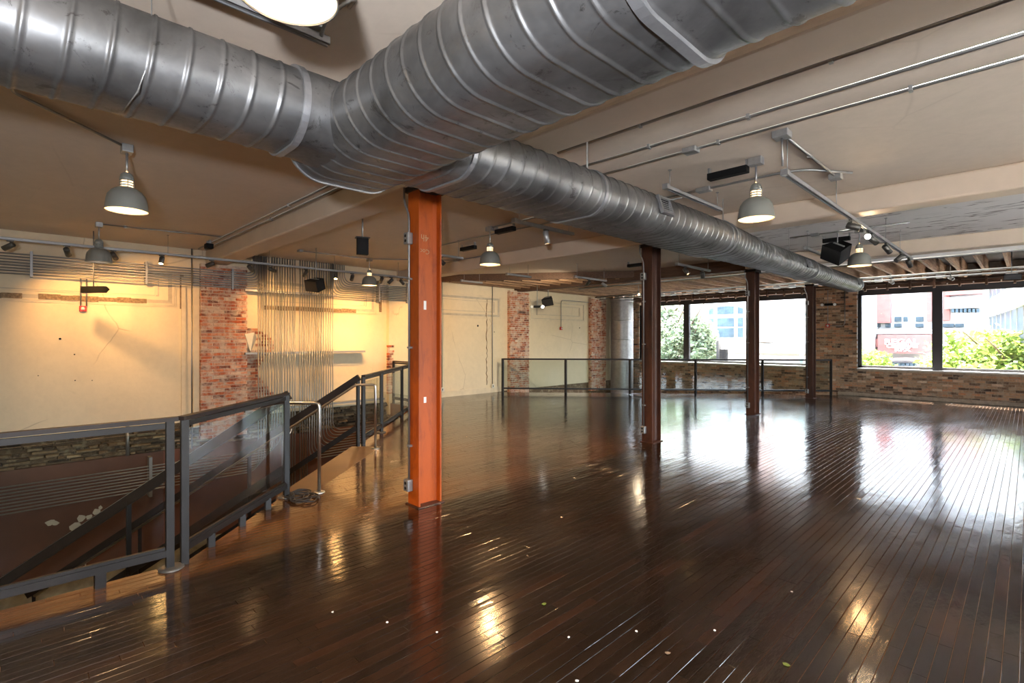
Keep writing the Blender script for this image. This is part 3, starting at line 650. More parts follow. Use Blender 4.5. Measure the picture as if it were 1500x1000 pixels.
o_ = oval(.05, .15); MB().add([(CX + u, 13.69, ZD - .02 + v) for u, v in o_], [list(range(len(o_)))]).build('end_cap', 'duct', DT)
def grille(y, zc, X, w_, h_):
    # follows the round side of the duct: tilted frame with louvres
    g = MB(); rot = Matrix.Rotation(R(-18), 3, 'Y')
    for a in (-1, 1): g.obox((X, y + a * w_ / 2, zc), (.03, .025, h_ + .03), rot); g.obox(Vector((X, y, zc)) + rot @ Vector((0, 0, a * h_ / 2)), (.03, w_, .022), rot)
    go = g.build('register', 'collar', DT); B((X - .02, y - w_ / 2, zc - h_ / 2), (X - .015, y + w_ / 2, zc + h_ / 2)).build('register_back', 'black', go)
    n = 7
    for k in range(n): c = Vector((X, y, zc)) + rot @ Vector((0, 0, (k - (n - 1) / 2) * h_ / n)); MB().obox(c, (.03, w_ * .94, .005), Matrix.Rotation(R(30), 3, 'Y')).build('louvre', 'collar', go)
grille(4.52, ZD + .04, -2.475, .2, .16); grille(9.5, ZD, -2.57, .18, .12); grille(13.3, ZD, -2.61, .16, .12)
for y in (3.7, 6.6, 9.2): B((-2.80, y - .012, ZD + .17), (-2.796, y + .012, HC)).build('hanger_strap', 'galv', DT)
for y in (-1.5, -3.2): B((-2.68, y, ZD + .15), (-2.676, y + .025, HC)).build('hanger_strap', 'galv', DT)
for x_ in (0.5, 3.0): B((x_, 1.79, BZ + .1), (x_ + .025, 1.794, HC)).build('hanger_strap', 'galv', DT)
# wire slung over the branch duct
MB().tube([(-2.80, .45, HC), (-2.66, .43, ZD + .1), (-2.62, .42, ZD - .05), (-2.66, .38, ZD - .2), (-2.9, .36, ZD - .215)], .003, 5).build('hanger_wire', 'galv', DT)
# riser duct in the corner
r = thing('round_riser', (-11.3, 17.2, -.6), 'wide round metal riser standing in the far corner beside the brick pier', 'duct')
MB().lathe((-11.3, 17.2, -.6), [(.44, 0), (.44, 3.95)], 40).build('riser_pipe', 'collar', r)
for k in range(4): MB().lathe((-11.3, 17.2, .9 + k * .75), [(.44, 0), (.452, .01), (.452, .03), (.44, .04)], 40).build('seam_band', 'collar', r)

# ================================================================== CONDUIT BUNDLES ON THE LEFT WALL
WX = XL + .17
def bundle(name, loc, label): return thing(name, loc, label, 'pipes')
bt = bundle('conduit_bundle', (WX, 0, 3.0), 'bank of level steel conduits high on the wall, turning up beside the first brick pier')
for k in range(8):
    zz = 2.78 + k * .047; yt = 3.72 + (7 - k) * .035
    MB().tube(fillet([(WX, -4.6, zz), (WX, yt, zz), (WX, yt, 3.5)], .14 + .0 * k, 6), .0135, 6).build('conduit', 'emt', bt)
for y in (onX(44, WX)[0], onX(213, WX)[0], 3.3, -2.5): B((WX - .14, y, 2.74), (WX + .02, y + .035, 3.17)).build('strut', 'strut', bt)
bt = bundle('conduit_bundle', (WX, 6, 3.0), 'bank of level steel conduits bending down from the ceiling right of the upright pipes')
for k in range(9):
    zz = 2.72 + k * .045; yt = 5.62 + (8 - k) * .05 - .3 + k * .0
    yt = 5.45 + k * .045
    MB().tube(fillet([(WX, yt, 3.5), (WX, yt, zz), (WX, 8.05, zz)], .22, 6), .0135, 6).build('conduit', 'emt', bt)
for y in (6.75, 7.6): B((WX - .14, y, 2.66), (WX + .02, y + .035, 3.2)).build('strut', 'strut', bt)
bt = bundle('conduit_riser', (WX, 4.6, 0), 'wide screen of upright steel conduits before the plaster wall, sweeping sideways at the foot')
nv = 30; ya, yb = 3.82, 5.45
for k in range(nv):
    y = ya + (yb - ya) * k / (nv - 1) + (.035 if k >= 15 else -.02) + random.uniform(-.004, .004)
    XX = WX + .07
    if k < 15:
        zz = -1.2 + .045 * k if k < 12 else None
        path = [(XX, y, 3.5), (XX, y, zz), (XX, -4.6, zz)] if zz is not None and k < 9 else [(XX, y, 3.5), (XX, y, LOW)]
        if k < 9: zz = -1.16 + .055 * (8 - k); zz = -1.16 + .055 * k; path = [(XX - .0, y, 3.5), (XX, y, zz), (XX, -4.6, zz)]
    else:
        j = k - 15; zz = -.95 + .055 * (j); path = [(XX, y, 3.5), (XX, y, zz), (XX, 8.6, zz)] if j >= 4 else [(XX, y, 3.5), (XX, y, LOW)]
        if j >= 4: zz = -1.1 + .06 * (j - 4); path = [(XX, y, 3.5), (XX, y, zz), (XX, 7.0, zz)]
    MB().tube(fillet(path, .26, 7), .0135, 6).build('conduit', 'emt', bt)
for zz, y1 in ((1.36, 6.35), (2.72, 5.6), (.12, 6.9)): B((WX - .12, 3.55, zz), (WX + .05, y1, zz + .045)).build('strut', 'strut', bt)
for y in (-.2, 1.85): B((WX - .1, y, -1.3), (WX + .1, y + .05, -.55)).build('strut', 'strut', bt)

# ================================================================== PENDANTS
def pendant(x, y, label, lit, proto=None, power=38, col=(1, .58, .26)):
    g = 'dome pendant lamps'
    if proto:
        r = bpy.data.objects.new('pendant_lamp', None); C.objects.link(r); r.location = (x, y, HC); tag(r, label, 'lamp', g)
        for ch in proto.children:
            if ch.type == 'LIGHT': continue
            c = ch.copy(); C.objects.link(c); c.parent = r
            if ch.name.startswith('bulb') and not lit: c.data = ch.data.copy(); c.data.materials[0] = M['lens']
            if ch.name.startswith('neck') and not lit: c.data = ch.data.copy(); c.data.materials[0] = M['shade']
    else:
        r = thing('pendant_lamp', (x, y, HC), label, 'lamp', g); z0 = HC
        B((x - .065, y - .045, z0 - .075), (x + .065, y + .045, z0), bev=.006).build('ceiling_box', 'galv', r)
        MB().tube([(x, y, z0 - .07), (x, y, z0 - .27)], .0105, 8).build('stem', 'galv', r)
        MB().lathe((x, y, z0), [(.012, -.255), (.025, -.258), (.045, -.275), (.056, -.305), (.058, -.325), (.054, -.33)], 24).build('cap', 'shade', r)
        MB().lathe((x, y, z0), [(.048, -.325), (.048, -.405)], 20).build('neck', 'neckglow', r)
        m_ = MB()
        for zz in (-.332, -.356, -.38, -.402): m_.lathe((x, y, z0 + zz), [(.050, -.005), (.057, -.005), (.057, .005), (.050, .005)], 24)
        for k in range(6): a = k * math.pi / 3; m_.tube([(x + .055 * math.cos(a), y + .055 * math.sin(a), z0 - .33), (x + .055 * math.cos(a), y + .055 * math.sin(a), z0 - .405)], .004, 5)
        m_.build('cage', 'shade', r)
        prof = [(.05, -.40), (.085, -.41), (.12, -.435), (.148, -.475), (.160, -.52), (.165, -.57), (.170, -.61)]
        MB().lathe((x, y, z0), prof + [(.172, -.618), (.167, -.618)], 40).build('shade', 'shade', r)
        MB().lathe((x, y, z0), [(a - .004, b - .001) for a, b in prof[1:]], 40).build('shade_lining', 'shade_in', r)
        MB().lathe((x, y, z0), [(0, -.535), (.03, -.53), (.045, -.50), (.04, -.46), (.018, -.42)], 16).build('bulb', 'bulb', r)
    if lit:
        l = bpy.data.lights.new('pendant_light', 'SPOT'); l.energy = power; l.color = col; l.shadow_soft_size = .05; l.spot_size = R(140); l.spot_blend = .5
        lo = bpy.data.objects.new('pendant_light', l); C.objects.link(lo); lo.parent = r; lo.location = (0, 0, -.56)
        l = bpy.data.lights.new('pendant_glow', 'POINT'); l.energy = power * .09; l.color = col; l.shadow_soft_size = .04
        lo = bpy.data.objects.new('pendant_glow', l); C.objects.link(lo); lo.parent = r; lo.location = (0, 0, -.365)
    return r
M['neckglow'] = emit('neck_glow', (1, .68, .35), 2.2)
PW = 130
p0 = pendant(-1.83, .69, 'grey dome pendant lamp glowing overhead at the top edge, above the duct', True, power=PW)
pendant(-5.96, .77, 'grey dome pendant lamp lit, hanging alone below the left duct', True, p0, PW)
pendant(-1.93, 5.34, 'grey dome pendant lamp lit, beside the long duct and a black ceiling box', True, p0, PW)
pendant(-10.23, .97, 'grey dome pendant lamp unlit, in front of the wall conduits', False, p0)
pendant(-6.15, 5.54, 'grey dome pendant lamp lit, hanging just right of the orange column', True, p0, PW)
pendant(-10.46, 5.76, 'grey dome pendant lamp lit, near the wall between the hanging speaker and the orange column', True, p0, PW)
pendant(-1.97, 9.98, 'grey dome pendant lamp below a cluster of lit spotlights at the duct end', True, p0, PW)

# ================================================================== TRACKS AND SPOT HEADS
def track(X, y0, y1, zt, label, rods=None, group=None):
    r = thing('lighting_track', (X, (y0 + y1) / 2, zt), label, 'light track')
    m_ = MB(); wd, hh, t = .042, .042, .004
    m_.box((X - wd / 2, y0, zt + hh - t), (X + wd / 2, y1, zt + hh)); m_.box((X - wd / 2, y0, zt), (X - wd / 2 + t, y1, zt + hh)); m_.box((X + wd / 2 - t, y0, zt), (X + wd / 2, y1, zt + hh)); m_.box((X - wd / 2, y0, zt), (X - .008, y1, zt + t)); m_.box((X + .008, y0, zt), (X + wd / 2, y1, zt + t))
    m_.build('channel', 'strut', r); B((X - .008, y0 + .02, zt + .012), (X + .008, y1 - .02, zt + .02)).build('conductor', 'black', r)
    for y in (rods or (y0 + .08, y1 - .1)): MB().tube([(X, y, zt + hh), (X, y, HC)], .004, 6).build('hanger_rod', 'galv', r); MB().lathe((X, y, HC - .006), [(.02, 0), (.02, .006)], 10).build('rod_plate', 'galv', r)
    B((X - .03, y0 - .03, zt - .004), (X + .03, y0 + .03, zt + .05)).build('end_feed', 'galv', r)
    return r
def head(X, Y, zt, aim, label, lit=0, col=(1, .62, .3), power=60, size=55, L=.15, rad=.04, mat='head', group='cylinder spotlights on the tracks', drop=.05):
    r = thing('spotlight', (X, Y, zt), label, 'spotlight', group)
    B((X - .018, Y - .04, zt - .02), (X + .018, Y + .04, zt), bev=.004).build('adaptor', 'head', r)
    MB().tube([(X, Y, zt - .015), (X, Y, zt - drop - .02)], .007, 6).build('stem', 'head', r)
    d = Vector(aim).normalized(); c = Vector((X, Y, zt - drop - .03)); a = c - d * (L * .35); b = c + d * (L * .65)
    MB().lathe(tuple(a), [(0, 0), (rad * .8, 0), (rad, .01), (rad, L), (rad * .9, L), (rad * .88, L - .015)], 20, tuple(d)).build('housing', mat, r)
    MB().lathe(tuple(b - d * .014), [(0, 0), (rad * .9, 0)], 16, tuple(d)).build('lens', ('lenswhite' if lit == 2 else 'lenslit') if lit else 'collar', r)
    if lit and power:
        l = bpy.data.lights.new('spot_light', 'SPOT'); l.energy = power * .85; l.color = col; l.spot_size = R(size * 1.25); l.spot_blend = .9; l.shadow_soft_size = .04
        o = bpy.data.objects.new('spot_light', l); C.objects.link(o); o.parent = r; o.location = b + d * .02 - wloc(r); o.rotation_euler = (-d).to_track_quat('Z', 'Y').to_euler()
    return r
TX, TZ = -10.6, 3.16
track(TX, -4.5, 7.6, TZ, 'very long grey lighting track running parallel to the plaster wall past the upright conduits', (-3, -.5, 2.85 - .9, 3.35 + .3, 5.0, 6.6))
WARM = (1, .53, .18)
LT_ = [(15, (-.45, -.75, -.5), 0, 'dark cylinder spotlight tilted away, first on the long track at the left edge', 0),
       (98, (-.75, .25, -.62), 1, 'cylinder spotlight hanging straight with a gold lit side, left of the unlit pendant', 130),
       (166, (-.75, .45, -.5), 1, 'dark cylinder spotlight half hidden right behind the unlit pendant', 110),
       (237, (.42, -.2, -.85), 1, 'cylinder spotlight with a bright lens over the bare plaster wall, left of the brick pier', 35),
       (310, (-.5, -.75, -.4), 0, 'cylinder spotlight tilted left in front of the brick pier top', 0),
       (366, (-.6, .7, -.55), 1, 'cylinder spotlight with a gold rim where the conduits turn up', 110),
       (397, (-.3, .9, -.25), 0, 'cylinder spotlight lying nearly level before the upright conduits', 0),
       (448, (-.7, -.1, -.6), 1, 'cylinder spotlight just above the hanging black speaker', 80),
       (492, (.42, -.25, -.85), 1, 'cylinder spotlight with a bright lens right of the hanging speaker', 35),
       (516, (-.75, .2, -.6), 1, 'dark cylinder spotlight left of the pendant near the orange column', 110),
       (559, (-.72, .15, -.62), 1, 'upright cylinder spotlight right of the pendant near the orange column', 120),
       (573, (-.3, -.6, -.7), 0, 'dark cylinder spotlight tilted left beside the orange column', 0),
       (588, (-.35, .75, -.5), 1, 'small spotlight partly hidden by the orange column', 170)]
for px, aim, lit, lab, pw in LT_:
    Y, d = onX(px, TX); head(TX, Y, TZ, aim, lab, lit, WARM, pw, 75)
TK = [(-1.52, 4.89, 11.8, 3.15, 'long grey lighting track at the right carrying five spotlights toward the window', (4.95, 6.6, 9.4, 10.6)),
      (-2.72, 4.98, 6.35, 3.30, 'short grey lighting track just above the duct register', None),
      (-2.72, -3.5, 1.25, 3.32, 'grey lighting track overhead at the top left, above the glowing pendant', (-2, -.12, 1.1)),
      (-4.5, 4.47, 5.63, 3.15, 'short grey lighting track below the duct with one lit spotlight', None),
      (-7.42, 4.85, 6.0, 3.18, 'short grey lighting track emerging right of the orange column', None),
      (-4.95, 9.5, 11.0, 3.18, 'short grey lighting track between the second and third columns', None),
      (-7.7, 9.7, 11.0, 3.18, 'short grey lighting track with two spotlights left of the second column', None),
      (-8.5, 8.2, 9.0, 3.18, 'short bare lighting track near the diagonal ceiling edge', None),
      (-10.3, 8.3, 9.0, 3.18, 'short bare lighting track above the cracked plaster wall', None),
      (-2.63, 9.5, 10.6, 3.2, 'short grey lighting track above the thin end of the duct', None)]
for a in TK: track(*a[:5], rods=a[5])
for px, aim, lit, lab, pw in ((1247, (.55, .1, -.25), 1, 'pale spotlight with a bright lens, highest on the right track', 25), (1272, (.1, -.95, -.1), 2, 'spotlight shining at the camera above the far dome pendant', 12), (1277, (.5, .75, -.6), 0, 'dark cylinder spotlight third along the right track', 0), (1298, (.45, .75, -.75), 0, 'dark cylinder spotlight fourth along the right track', 0), (1319, (-.6, -.55, -.7), 0, 'dark cylinder spotlight tilted back near the end of the right track', 0), (1331, (.2, .7, -.8), 0, 'dark cylinder spotlight at the very end of the right track', 0)):
    Y, d = onX(px, -1.52); head(-1.52, Y, 3.15, aim, lab, lit, (1, .7, .4), pw, 80)
Y, d = onX(800, -4.5); head(-4.5, Y, 3.15, (.12, .1, -1), 'light grey cylinder spotlight lit, on the short track under the duct', 1, (1, .7, .4), 40, 80, mat='galv', L=.17)
Y, d = onX(645, -7.42); head(-7.42, Y, 3.18, (.5, .5, -.6), 'dark cylinder spotlight just right of the orange column', 0)
Y, d = onX(1004, -4.95); head(-4.95, Y, 3.18, (.5, .1, -.7), 'lit spotlight on the short track between second and third columns', 1, (1, .7, .4), 25, 80)
Y, d = onX(1029, -4.95); head(-4.95, Y, 3.18, (-.1, .4, -.8), 'dark flared spotlight right of the lit one between second and third columns', 0, rad=.05, L=.12)
Y, d = onX(862, -7.7); head(-7.7, Y, 3.18, (-.85, .15, -.5), 'dark spotlight at left on the short track near the second column', 1, (1, .85, .62), 260, 100)
Y, d = onX(884, -7.7); head(-7.7, Y, 3.18, (.4, .5, -.4), 'pale spotlight at right on the short track near the second column', 0, mat='galv')
o = thing('flexible_conduit', (-2.72, 1.1, HC), 'ribbed flexible conduit looping down to the overhead track end at the top left', 'conduit')
m_ = MB(); pf = fillet([(-2.62, 1.32, HC), (-2.5, 1.30, HC - .02), (-2.42, 1.22, 3.42), (-2.55, 1.16, 3.36), (-2.70, 1.2, 3.35)], .07, 8)
m_.tube(pf, [.009 if i % 2 else .0115 for i in range(len(pf))], 8); m_.build('flex_tube', 'emt', o)
B((-2.78, .95, 3.37), (-2.66, 1.2, HC), bev=.01).build('driver_box', 'galv', o)
# joist spots near the windows
for (px, y, zz, lab, lit) in ((935, 14, 3.2, 'tiny lit spotlight among the joists left of the second column', 1), (1305, 15.6, 3.2, 'pale spotlight under the pipes left of the right window mullion', 0), (1392, 15.6, 3.2, 'pale spotlight under the pipes above the right hand window pane', 0)):
    X_, d = onY(px, y); head(X_, y, zz, (.5, -.5, -.4), lab, lit, (1, .8, .55), 15, 80, mat='lens', L=.13)
    hr = [o for o in C.objects if o.name.startswith('spotlight') and o.type == 'EMPTY'][-1]
    MB().tube([(X_, y, zz), (X_, y, 3.68)], .007, 6).build('hanger_rod', 'galv', hr)

# ================================================================== CEILING CONDUITS AND BOXES
def run_(name, pts, label, r=.013, fr=.06, boxes=(), clips=(), cat='conduit'):
    o = thing(name, pts[0], label, cat); MB().tube(fillet(pts, fr), r, 8).build('pipe', 'emt', o)
    for (x, y, zz, sx, sy, sz) in boxes: B((x - sx / 2, y - sy / 2, zz - sz), (x + sx / 2, y + sy / 2, zz), bev=.006).build('junction_box', 'galv', o)
    for (x, y, zz) in clips: B((x - .012, y - .022, zz - .02), (x + .012, y + .022, zz + .02)).build('clip', 'galv', o)
    return o
zc = HC - .02
run_('ceiling_conduit', [(-3.2, 3.77, zc), (4.6, 3.77, zc)], 'straight ceiling conduit nearest the big duct, running off to the right', .016, clips=[(x_, 3.77, zc) for x_ in (-2.3, -.9, .6, 2)])
run_('ceiling_conduit', [(-3.6, 4.26, zc), (4.6, 4.26, zc)], 'middle one of the three parallel ceiling conduits at the upper right', .014, clips=[(x_, 4.26, zc) for x_ in (-2.5, -1.6, .2)])
run_('ceiling_conduit', [(-3.6, 4.62, zc), (4.6, 4.62, zc)], 'lowest of the three parallel ceiling conduits, meeting two square junction boxes', .013, boxes=[(onY(1012, 4.62)[0], 4.62, HC, .13, .11, .05)], clips=[(x_, 4.62, zc) for x_ in (-2.0, -.6, .3)])
bx, by = onY(1143, 4.78)[0], 4.82
run_('ceiling_conduit', [(bx, by, zc), (bx + .02, 6.5, zc)], 'short conduit joining the two boxes beside the right lighting track', .013, boxes=[(bx, by, HC, .13, .13, .06), (bx + .02, 6.5, HC, .12, .12, .06)], clips=[(bx, 5.6, zc)])
run_('ceiling_conduit', [(bx, by, zc), (bx, by + .02, 3.22)], 'short vertical conduit dropping to the head of the right lighting track', .009)
run_('ceiling_conduit', [(-4.6, 5.95, zc), (-1.7, 5.95, zc), (-1.35, 6.5, zc)], 'bent ceiling conduit passing behind the near right pendant', .013, .25, boxes=[(-2.75, 5.95, HC, .17, .1, .05)])
run_('ceiling_conduit', [(-3.0, 9.9, zc), (-1.3, 9.9, zc)], 'ceiling conduit above the far dome pendant near the duct end', .013, boxes=[(-2.6, 9.9, HC, .12, .1, .05)])
run_('ceiling_conduit', [(XL + .3, 2.66, zc), (-3.3, 2.66, zc)], 'upper of two conduits running along the first ceiling beam', .013, clips=[(x_, 2.66, zc) for x_ in (-5, -7)])
run_('ceiling_conduit', [(XL + .3, 2.78, zc), (-3.3, 2.78, zc)], 'lower of two conduits hugging the first ceiling beam', .013, clips=[(x_, 2.78, zc) for x_ in (-4.6, -8)])
run_('ceiling_conduit', [(-10.23, 1.0, zc), (-10.0, 2.66, zc)], 'ceiling conduit from the unlit pendant to the beam', .011, clips=[(-10.2, 1.3, zc)])
run_('ceiling_conduit', [(-5.96, .77, zc), (-5.2, .0, zc), (-3.4, .0, zc)], 'pair of thin ceiling pipes above the left duct', .012)
run_('ceiling_conduit', [(-10.46, 4.2, zc), (-10.46, 5.76, zc), (-9.2, 7.3, zc), (-8.4, 7.3, zc)], 'ceiling conduit linking the pendant near the wall to the orange column', .011, .2, boxes=[(-10.46, 4.2, HC, .14, .08, .05), (-9.2, 7.25, HC, .14, .08, .05)])
run_('ceiling_conduit', [(-6.15, 5.54, zc), (-4.6, 5.54, zc)], 'ceiling conduit right of the middle pendant', .012)
run_('ceiling_conduit', [(-8.2, 5.9, zc), (-6.15, 5.9, zc), (-3.1, 6.1, zc)], 'long ceiling conduit passing behind the middle pendant', .012)
for k, (y, zz, lab) in enumerate(((16.05, 3.30, 'upper steel pipe crossing under the joists before the windows'), (16.2, 3.22, 'lower steel pipe crossing under the joists before the windows'), (12.8, 3.28, 'steel pipe under the joists just past the painted ceiling'))):
    run_('joist_pipe', [(XL + .3 if k != 2 else -10, y, zz), (XR - .1, y, zz)], lab, .02, cat='pipe')
# ladder of struts between the pipes
def blackbox(px, py, L, label, X=None, Y=None, zt=3.46, s=(.41, .09, .07)):
    k = (px - 750) / F; d = (zt - CZ) * F / (496 - py); x_ = d * (k * CT - ST); y_ = d * (k * ST + CT)
    r = thing('ballast_box', (x_, y_, zt), label, 'ceiling box', 'black boxes on the ceiling')
    B((x_ - s[0] / 2, y_ - s[1] / 2, zt - s[2]), (x_ + s[0] / 2, y_ + s[1] / 2, zt), bev=.006).build('housing', 'black', r)
    B((x_ + s[0] / 2 - .02, y_ - .02, zt), (x_ + s[0] / 2, y_ + .02, HC)).build('bracket', 'galv', r); B((x_ - s[0] / 2, y_ - .02, zt), (x_ - s[0] / 2 + .02, y_ + .02, HC)).build('bracket', 'galv', r)
blackbox(1066, 249, 0, 'black ceiling box left of the near right pendant')
blackbox(740, 334, 0, 'black ceiling box between the middle pendant and its short track')
blackbox(686, 361, 0, 'black ceiling box above the short track right of the orange column')
blackbox(931, 386, 0, 'black ceiling box touching the second column'); blackbox(1225, 348, 0, 'black ceiling box behind the far dome pendant')
blackbox(306, 357, 0, 'small black box where the conduit meets the first beam', s=(.16, .12, .09))

# ================================================================== SPEAKERS, SIGNS, ALARMS
def atp(px, py, X=None, Y=None, d=None):
    if X is not None: Y, d = onX(px, X)
    elif Y is not None: X, d = onY(px, Y)
    else: k = (px - 750) / F; X = d * (k * CT - ST); Y = d * (k * ST + CT)
    return Vector((X, Y, zof(py, d)))
def speaker(c, rot, label, s=(.3, .24, .2), pole=True):
    c = Vector(c); top_ = HC if c.y < 11 else 3.66; r = thing('speaker', tuple(c), label, 'speaker', 'black hanging speakers'); m3 = rot.to_matrix() if hasattr(rot, 'to_matrix') else rot
    hx, hy, hz = s[0] / 2, s[1] / 2, s[2] / 2
    loc = [(-hx, -hy, -hz), (hx, -hy, -hz), (hx * .6, hy, -hz), (-hx * .6, hy, -hz), (-hx, -hy, hz), (hx, -hy, hz), (hx * .6, hy, hz), (-hx * .6, hy, hz)]
    MB().add([c + m3 @ Vector(p) for p in loc], [(0, 3, 2, 1), (4, 5, 6, 7), (0, 1, 5, 4), (1, 2, 6, 5), (2, 3, 7, 6), (3, 0, 4, 7)]).build('cabinet', 'black', r)
    MB().obox(c + m3 @ Vector((0, -hy - .004, 0)), (s[0] * .94, .008, s[2] * .92), m3, .5, .002).build('front_mesh', 'rubber', r)
    if pole: MB().tube([c + Vector((0, 0, hz * .6)), (c.x, c.y, top_)], .009, 6).build('hanger_pole', 'galv', r); MB().obox(c + m3 @ Vector((0, 0, hz + .01)), (.2, .03, .012), m3).build('bracket', 'galv', r)
from mathutils import Euler
speaker(atp(463, 417, d=10.2), Euler((R(20), R(8), R(20))), 'black speaker hanging in front of the upright conduits', (.34, .26, .22))
speaker(atp(803, 441, d=16.5), Euler((R(20), R(-8), R(30))), 'black speaker hanging in front of the far plaster panel', (.36, .3, .24))
speaker(atp(1227, 369, d=8.6), Euler((R(25), R(28), R(-20))), 'big black tilted speaker beside the far dome pendant', (.36, .32, .26))
speaker(atp(1482, 405, d=11.5), Euler((R(10), R(0), R(10))), 'black speaker hanging over the right hand window', (.3, .2, .12))
c = atp(531, 361, d=7.4); r = thing('projector_box', tuple(c), 'narrow black box on a pole hanging left of the orange column', 'ceiling box')
m3 = Euler((0, 0, R(-20))).to_matrix(); MB().obox(c, (.10, .16, .24), m3, .5, .006).build('housing', 'black', r); MB().obox(c + Vector((.0, 0, .125)), (.14, .2, .012), m3).build('top_plate', 'rubber', r); MB().tube([c + Vector((0, 0, .12)), (c.x, c.y, HC)], .012, 8).build('pole', 'galv', r)
c = atp(137, 424, d=8.6); r = thing('exit_sign', tuple(c), 'black hanging sign box with a pointed end in front of the plaster wall', 'sign')
m3 = Euler((0, 0, R(42))).to_matrix(); MB().obox(c, (.42, .05, .11), m3, .5, .004).build('housing', 'black', r)
pc = c + m3 @ Vector((.21, 0, 0)); MB().add([pc + m3 @ Vector(v) for v in ((0, -.025, -.055), (0, .025, -.055), (0, .025, .055), (0, -.025, .055), (.08, 0, 0))], [(0, 1, 4), (1, 2, 4), (2, 3, 4), (3, 0, 4)]).build('pointed_end', 'black', r); MB().tube([c + Vector((0, 0, .05)), (c.x, c.y, HC)], .009, 6).build('stem', 'emt', r)
def alarm(c, n, label, s=.1, mat='red'):
    c = Vector(c); r = thing('fire_alarm', tuple(c), label, 'alarm'); n = Vector(n)
    sz = (.05, s, s) if abs(n.x) > .5 else (s, .05, s); MB().obox(c + n * .03, sz, Matrix.Identity(3), .5, .008).build('housing', mat, r)
    MB().lathe(tuple(c + n * .055), [(s * .3, 0), (s * .26, .012), (0, .018)], 12, tuple(n)).build('strobe', 'lens', r); return r
Y, zz = yz(121, 452); a_ = alarm((XL, Y, zz), (1, 0, 0), 'red fire alarm strobe below the conduits on the plaster wall')
m_ = MB(); m_.tube([(XL + .05, Y - .03, zz + .05), (XL + .05, Y - .03, 2.8)], .011, 6).build('conduit', 'emt', a_); MB().tube([(XL + .05, Y + .05, zz + .05), (XL + .05, Y + .05, 2.8)], .011, 6).build('conduit', 'emt', a_)
Y, zz = yz(821, 481); a_ = alarm((XL, Y, zz), (1, 0, 0), 'dark red alarm box at the foot of a bent conduit in the far bay', .11)
MB().tube(fillet([(XL + .03, Y, zz + .05), (XL + .03, Y, 3.1), (XL + .03, Y + 2.2, 3.1)], .12), .012, 6).build('conduit', 'emt', a_)
X_, d = onY(1213, YW); zz = zof(477, d); a_ = alarm((X_, YW, zz), (0, -1, 0), 'red fire alarm on the brick pier between the windows', .11)
MB().tube([(X_, YW - .03, zz + .05), (X_, YW - .03, 3.2)], .012, 6).build('conduit', 'emt', a_)
xa, xb = onY(1238, YW)[0], onY(1196, YW)[0]
MB().tube(fillet([(X_, YW - .03, zz), (xa, YW - .03, zz - .02), (xa, YW - .03, 3.15)], .14), .012, 6).build('conduit', 'emt', a_)
def emlight(c, n, label, pole=None, lit=False):
    c = Vector(c); r = thing('emergency_light', tuple(c), label, 'emergency light'); t = Vector((n[1], -n[0], 0)); n = Vector(n)
    MB().bar(c - t * .11, c + t * .11, .06, .07, bev=.008).build('housing', 'black', r)
    for s in (-1, 1): hd = MB().lathe(tuple(c + t * .17 * s + n * .0), [(.02, -.04), (.05, 0), (.05, .03), (.045, .035)], 14, tuple(n + Vector((0, 0, -.2)))).build('lamp_head', 'black', r); MB().lathe(tuple(c + t * .17 * s + n * .036 - Vector((0, 0, .007))), [(0, 0), (.044, 0)], 14, tuple(n + Vector((0, 0, -.2)))).build('lens', 'lenswhite' if lit and s < 0 else 'lens', hd)
    if pole: MB().tube([c + Vector((0, 0, .03)), (c.x, c.y, pole)], .009, 6).build('pole', 'galv', r)
X_, d = onY(1215, YW); emlight((X_, YW - .08, zof(446, d)), (0, -1, 0), 'twin head emergency light on the brick pier between the windows')
emlight(atp(787, 449, d=15.8), (.7, -.7, 0), 'twin head emergency light hanging in front of the far plaster bay', 3.68, True)
# wall outlets with conduit drops
for px, py, lab in ((646, 570, 'left wall outlet at the foot of a straight conduit above the baseboard'), (720, 565, 'right wall outlet at the foot of the conduit beside the long crack')):
    Y, zz = yz(px, py); r = thing('wall_outlet', (XL, Y, zz), lab, 'outlet'); B((XL + .03, Y - .05, zz - .06), (XL + .08, Y + .05, zz + .06), bev=.006).build('box', 'cardboard', r)
    B((XL + .08, Y - .012, zz - .03), (XL + .083, Y + .012, zz + .03)).build('socket', 'black', r)
    MB().tube([(XL + .045, Y, zz + .05), (XL + .045, Y, 2.2), (XL + .045, Y - .04 + .04, 2.3), (XL + .045, Y, 3.4)], .013, 6).build('conduit', 'emt', r)
Y, d = onX(277, XL); r = thing('wall_conduit', (XL + .1, Y, 0), 'single upright conduit on the wall just left of the brick pier', 'conduit'); MB().tube([(TX - .0, Y - .25, 3.16), (TX, Y - .25, 3.2)], .004).build('hook', 'emt', r); MB().tube([(XL + .22, Y, -.5), (XL + .22, Y, 3.5)], .013, 8).build('pipe', 'emt', r)

# graffiti ghost on brown wall
Y, zz = yz(112, 762); 
for (dy, dz, s) in ((-.35, .06, .07), (-.28, .02, .05), (0, -.1, .1), (.07, .02, .08), (.16, .03, .06), (.28, .1, .07), (.33, .16, .05), (-1.15, -.25, .04), (.0, -.18, .06)):
    m_ = MB(); n = 9; c = (XL + .024, Y + dy, zz + dz); vs = [(c[0], c[1] + s * random.uniform(.4, 1.1) * math.cos(6.283 * k / n), c[2] + s * random.uniform(.4, 1.1) * math.sin(6.283 * k / n)) for k in range(n)]
    m_.add(vs, [list(range(n))]).build('pale_patch', 'patchy', wl)

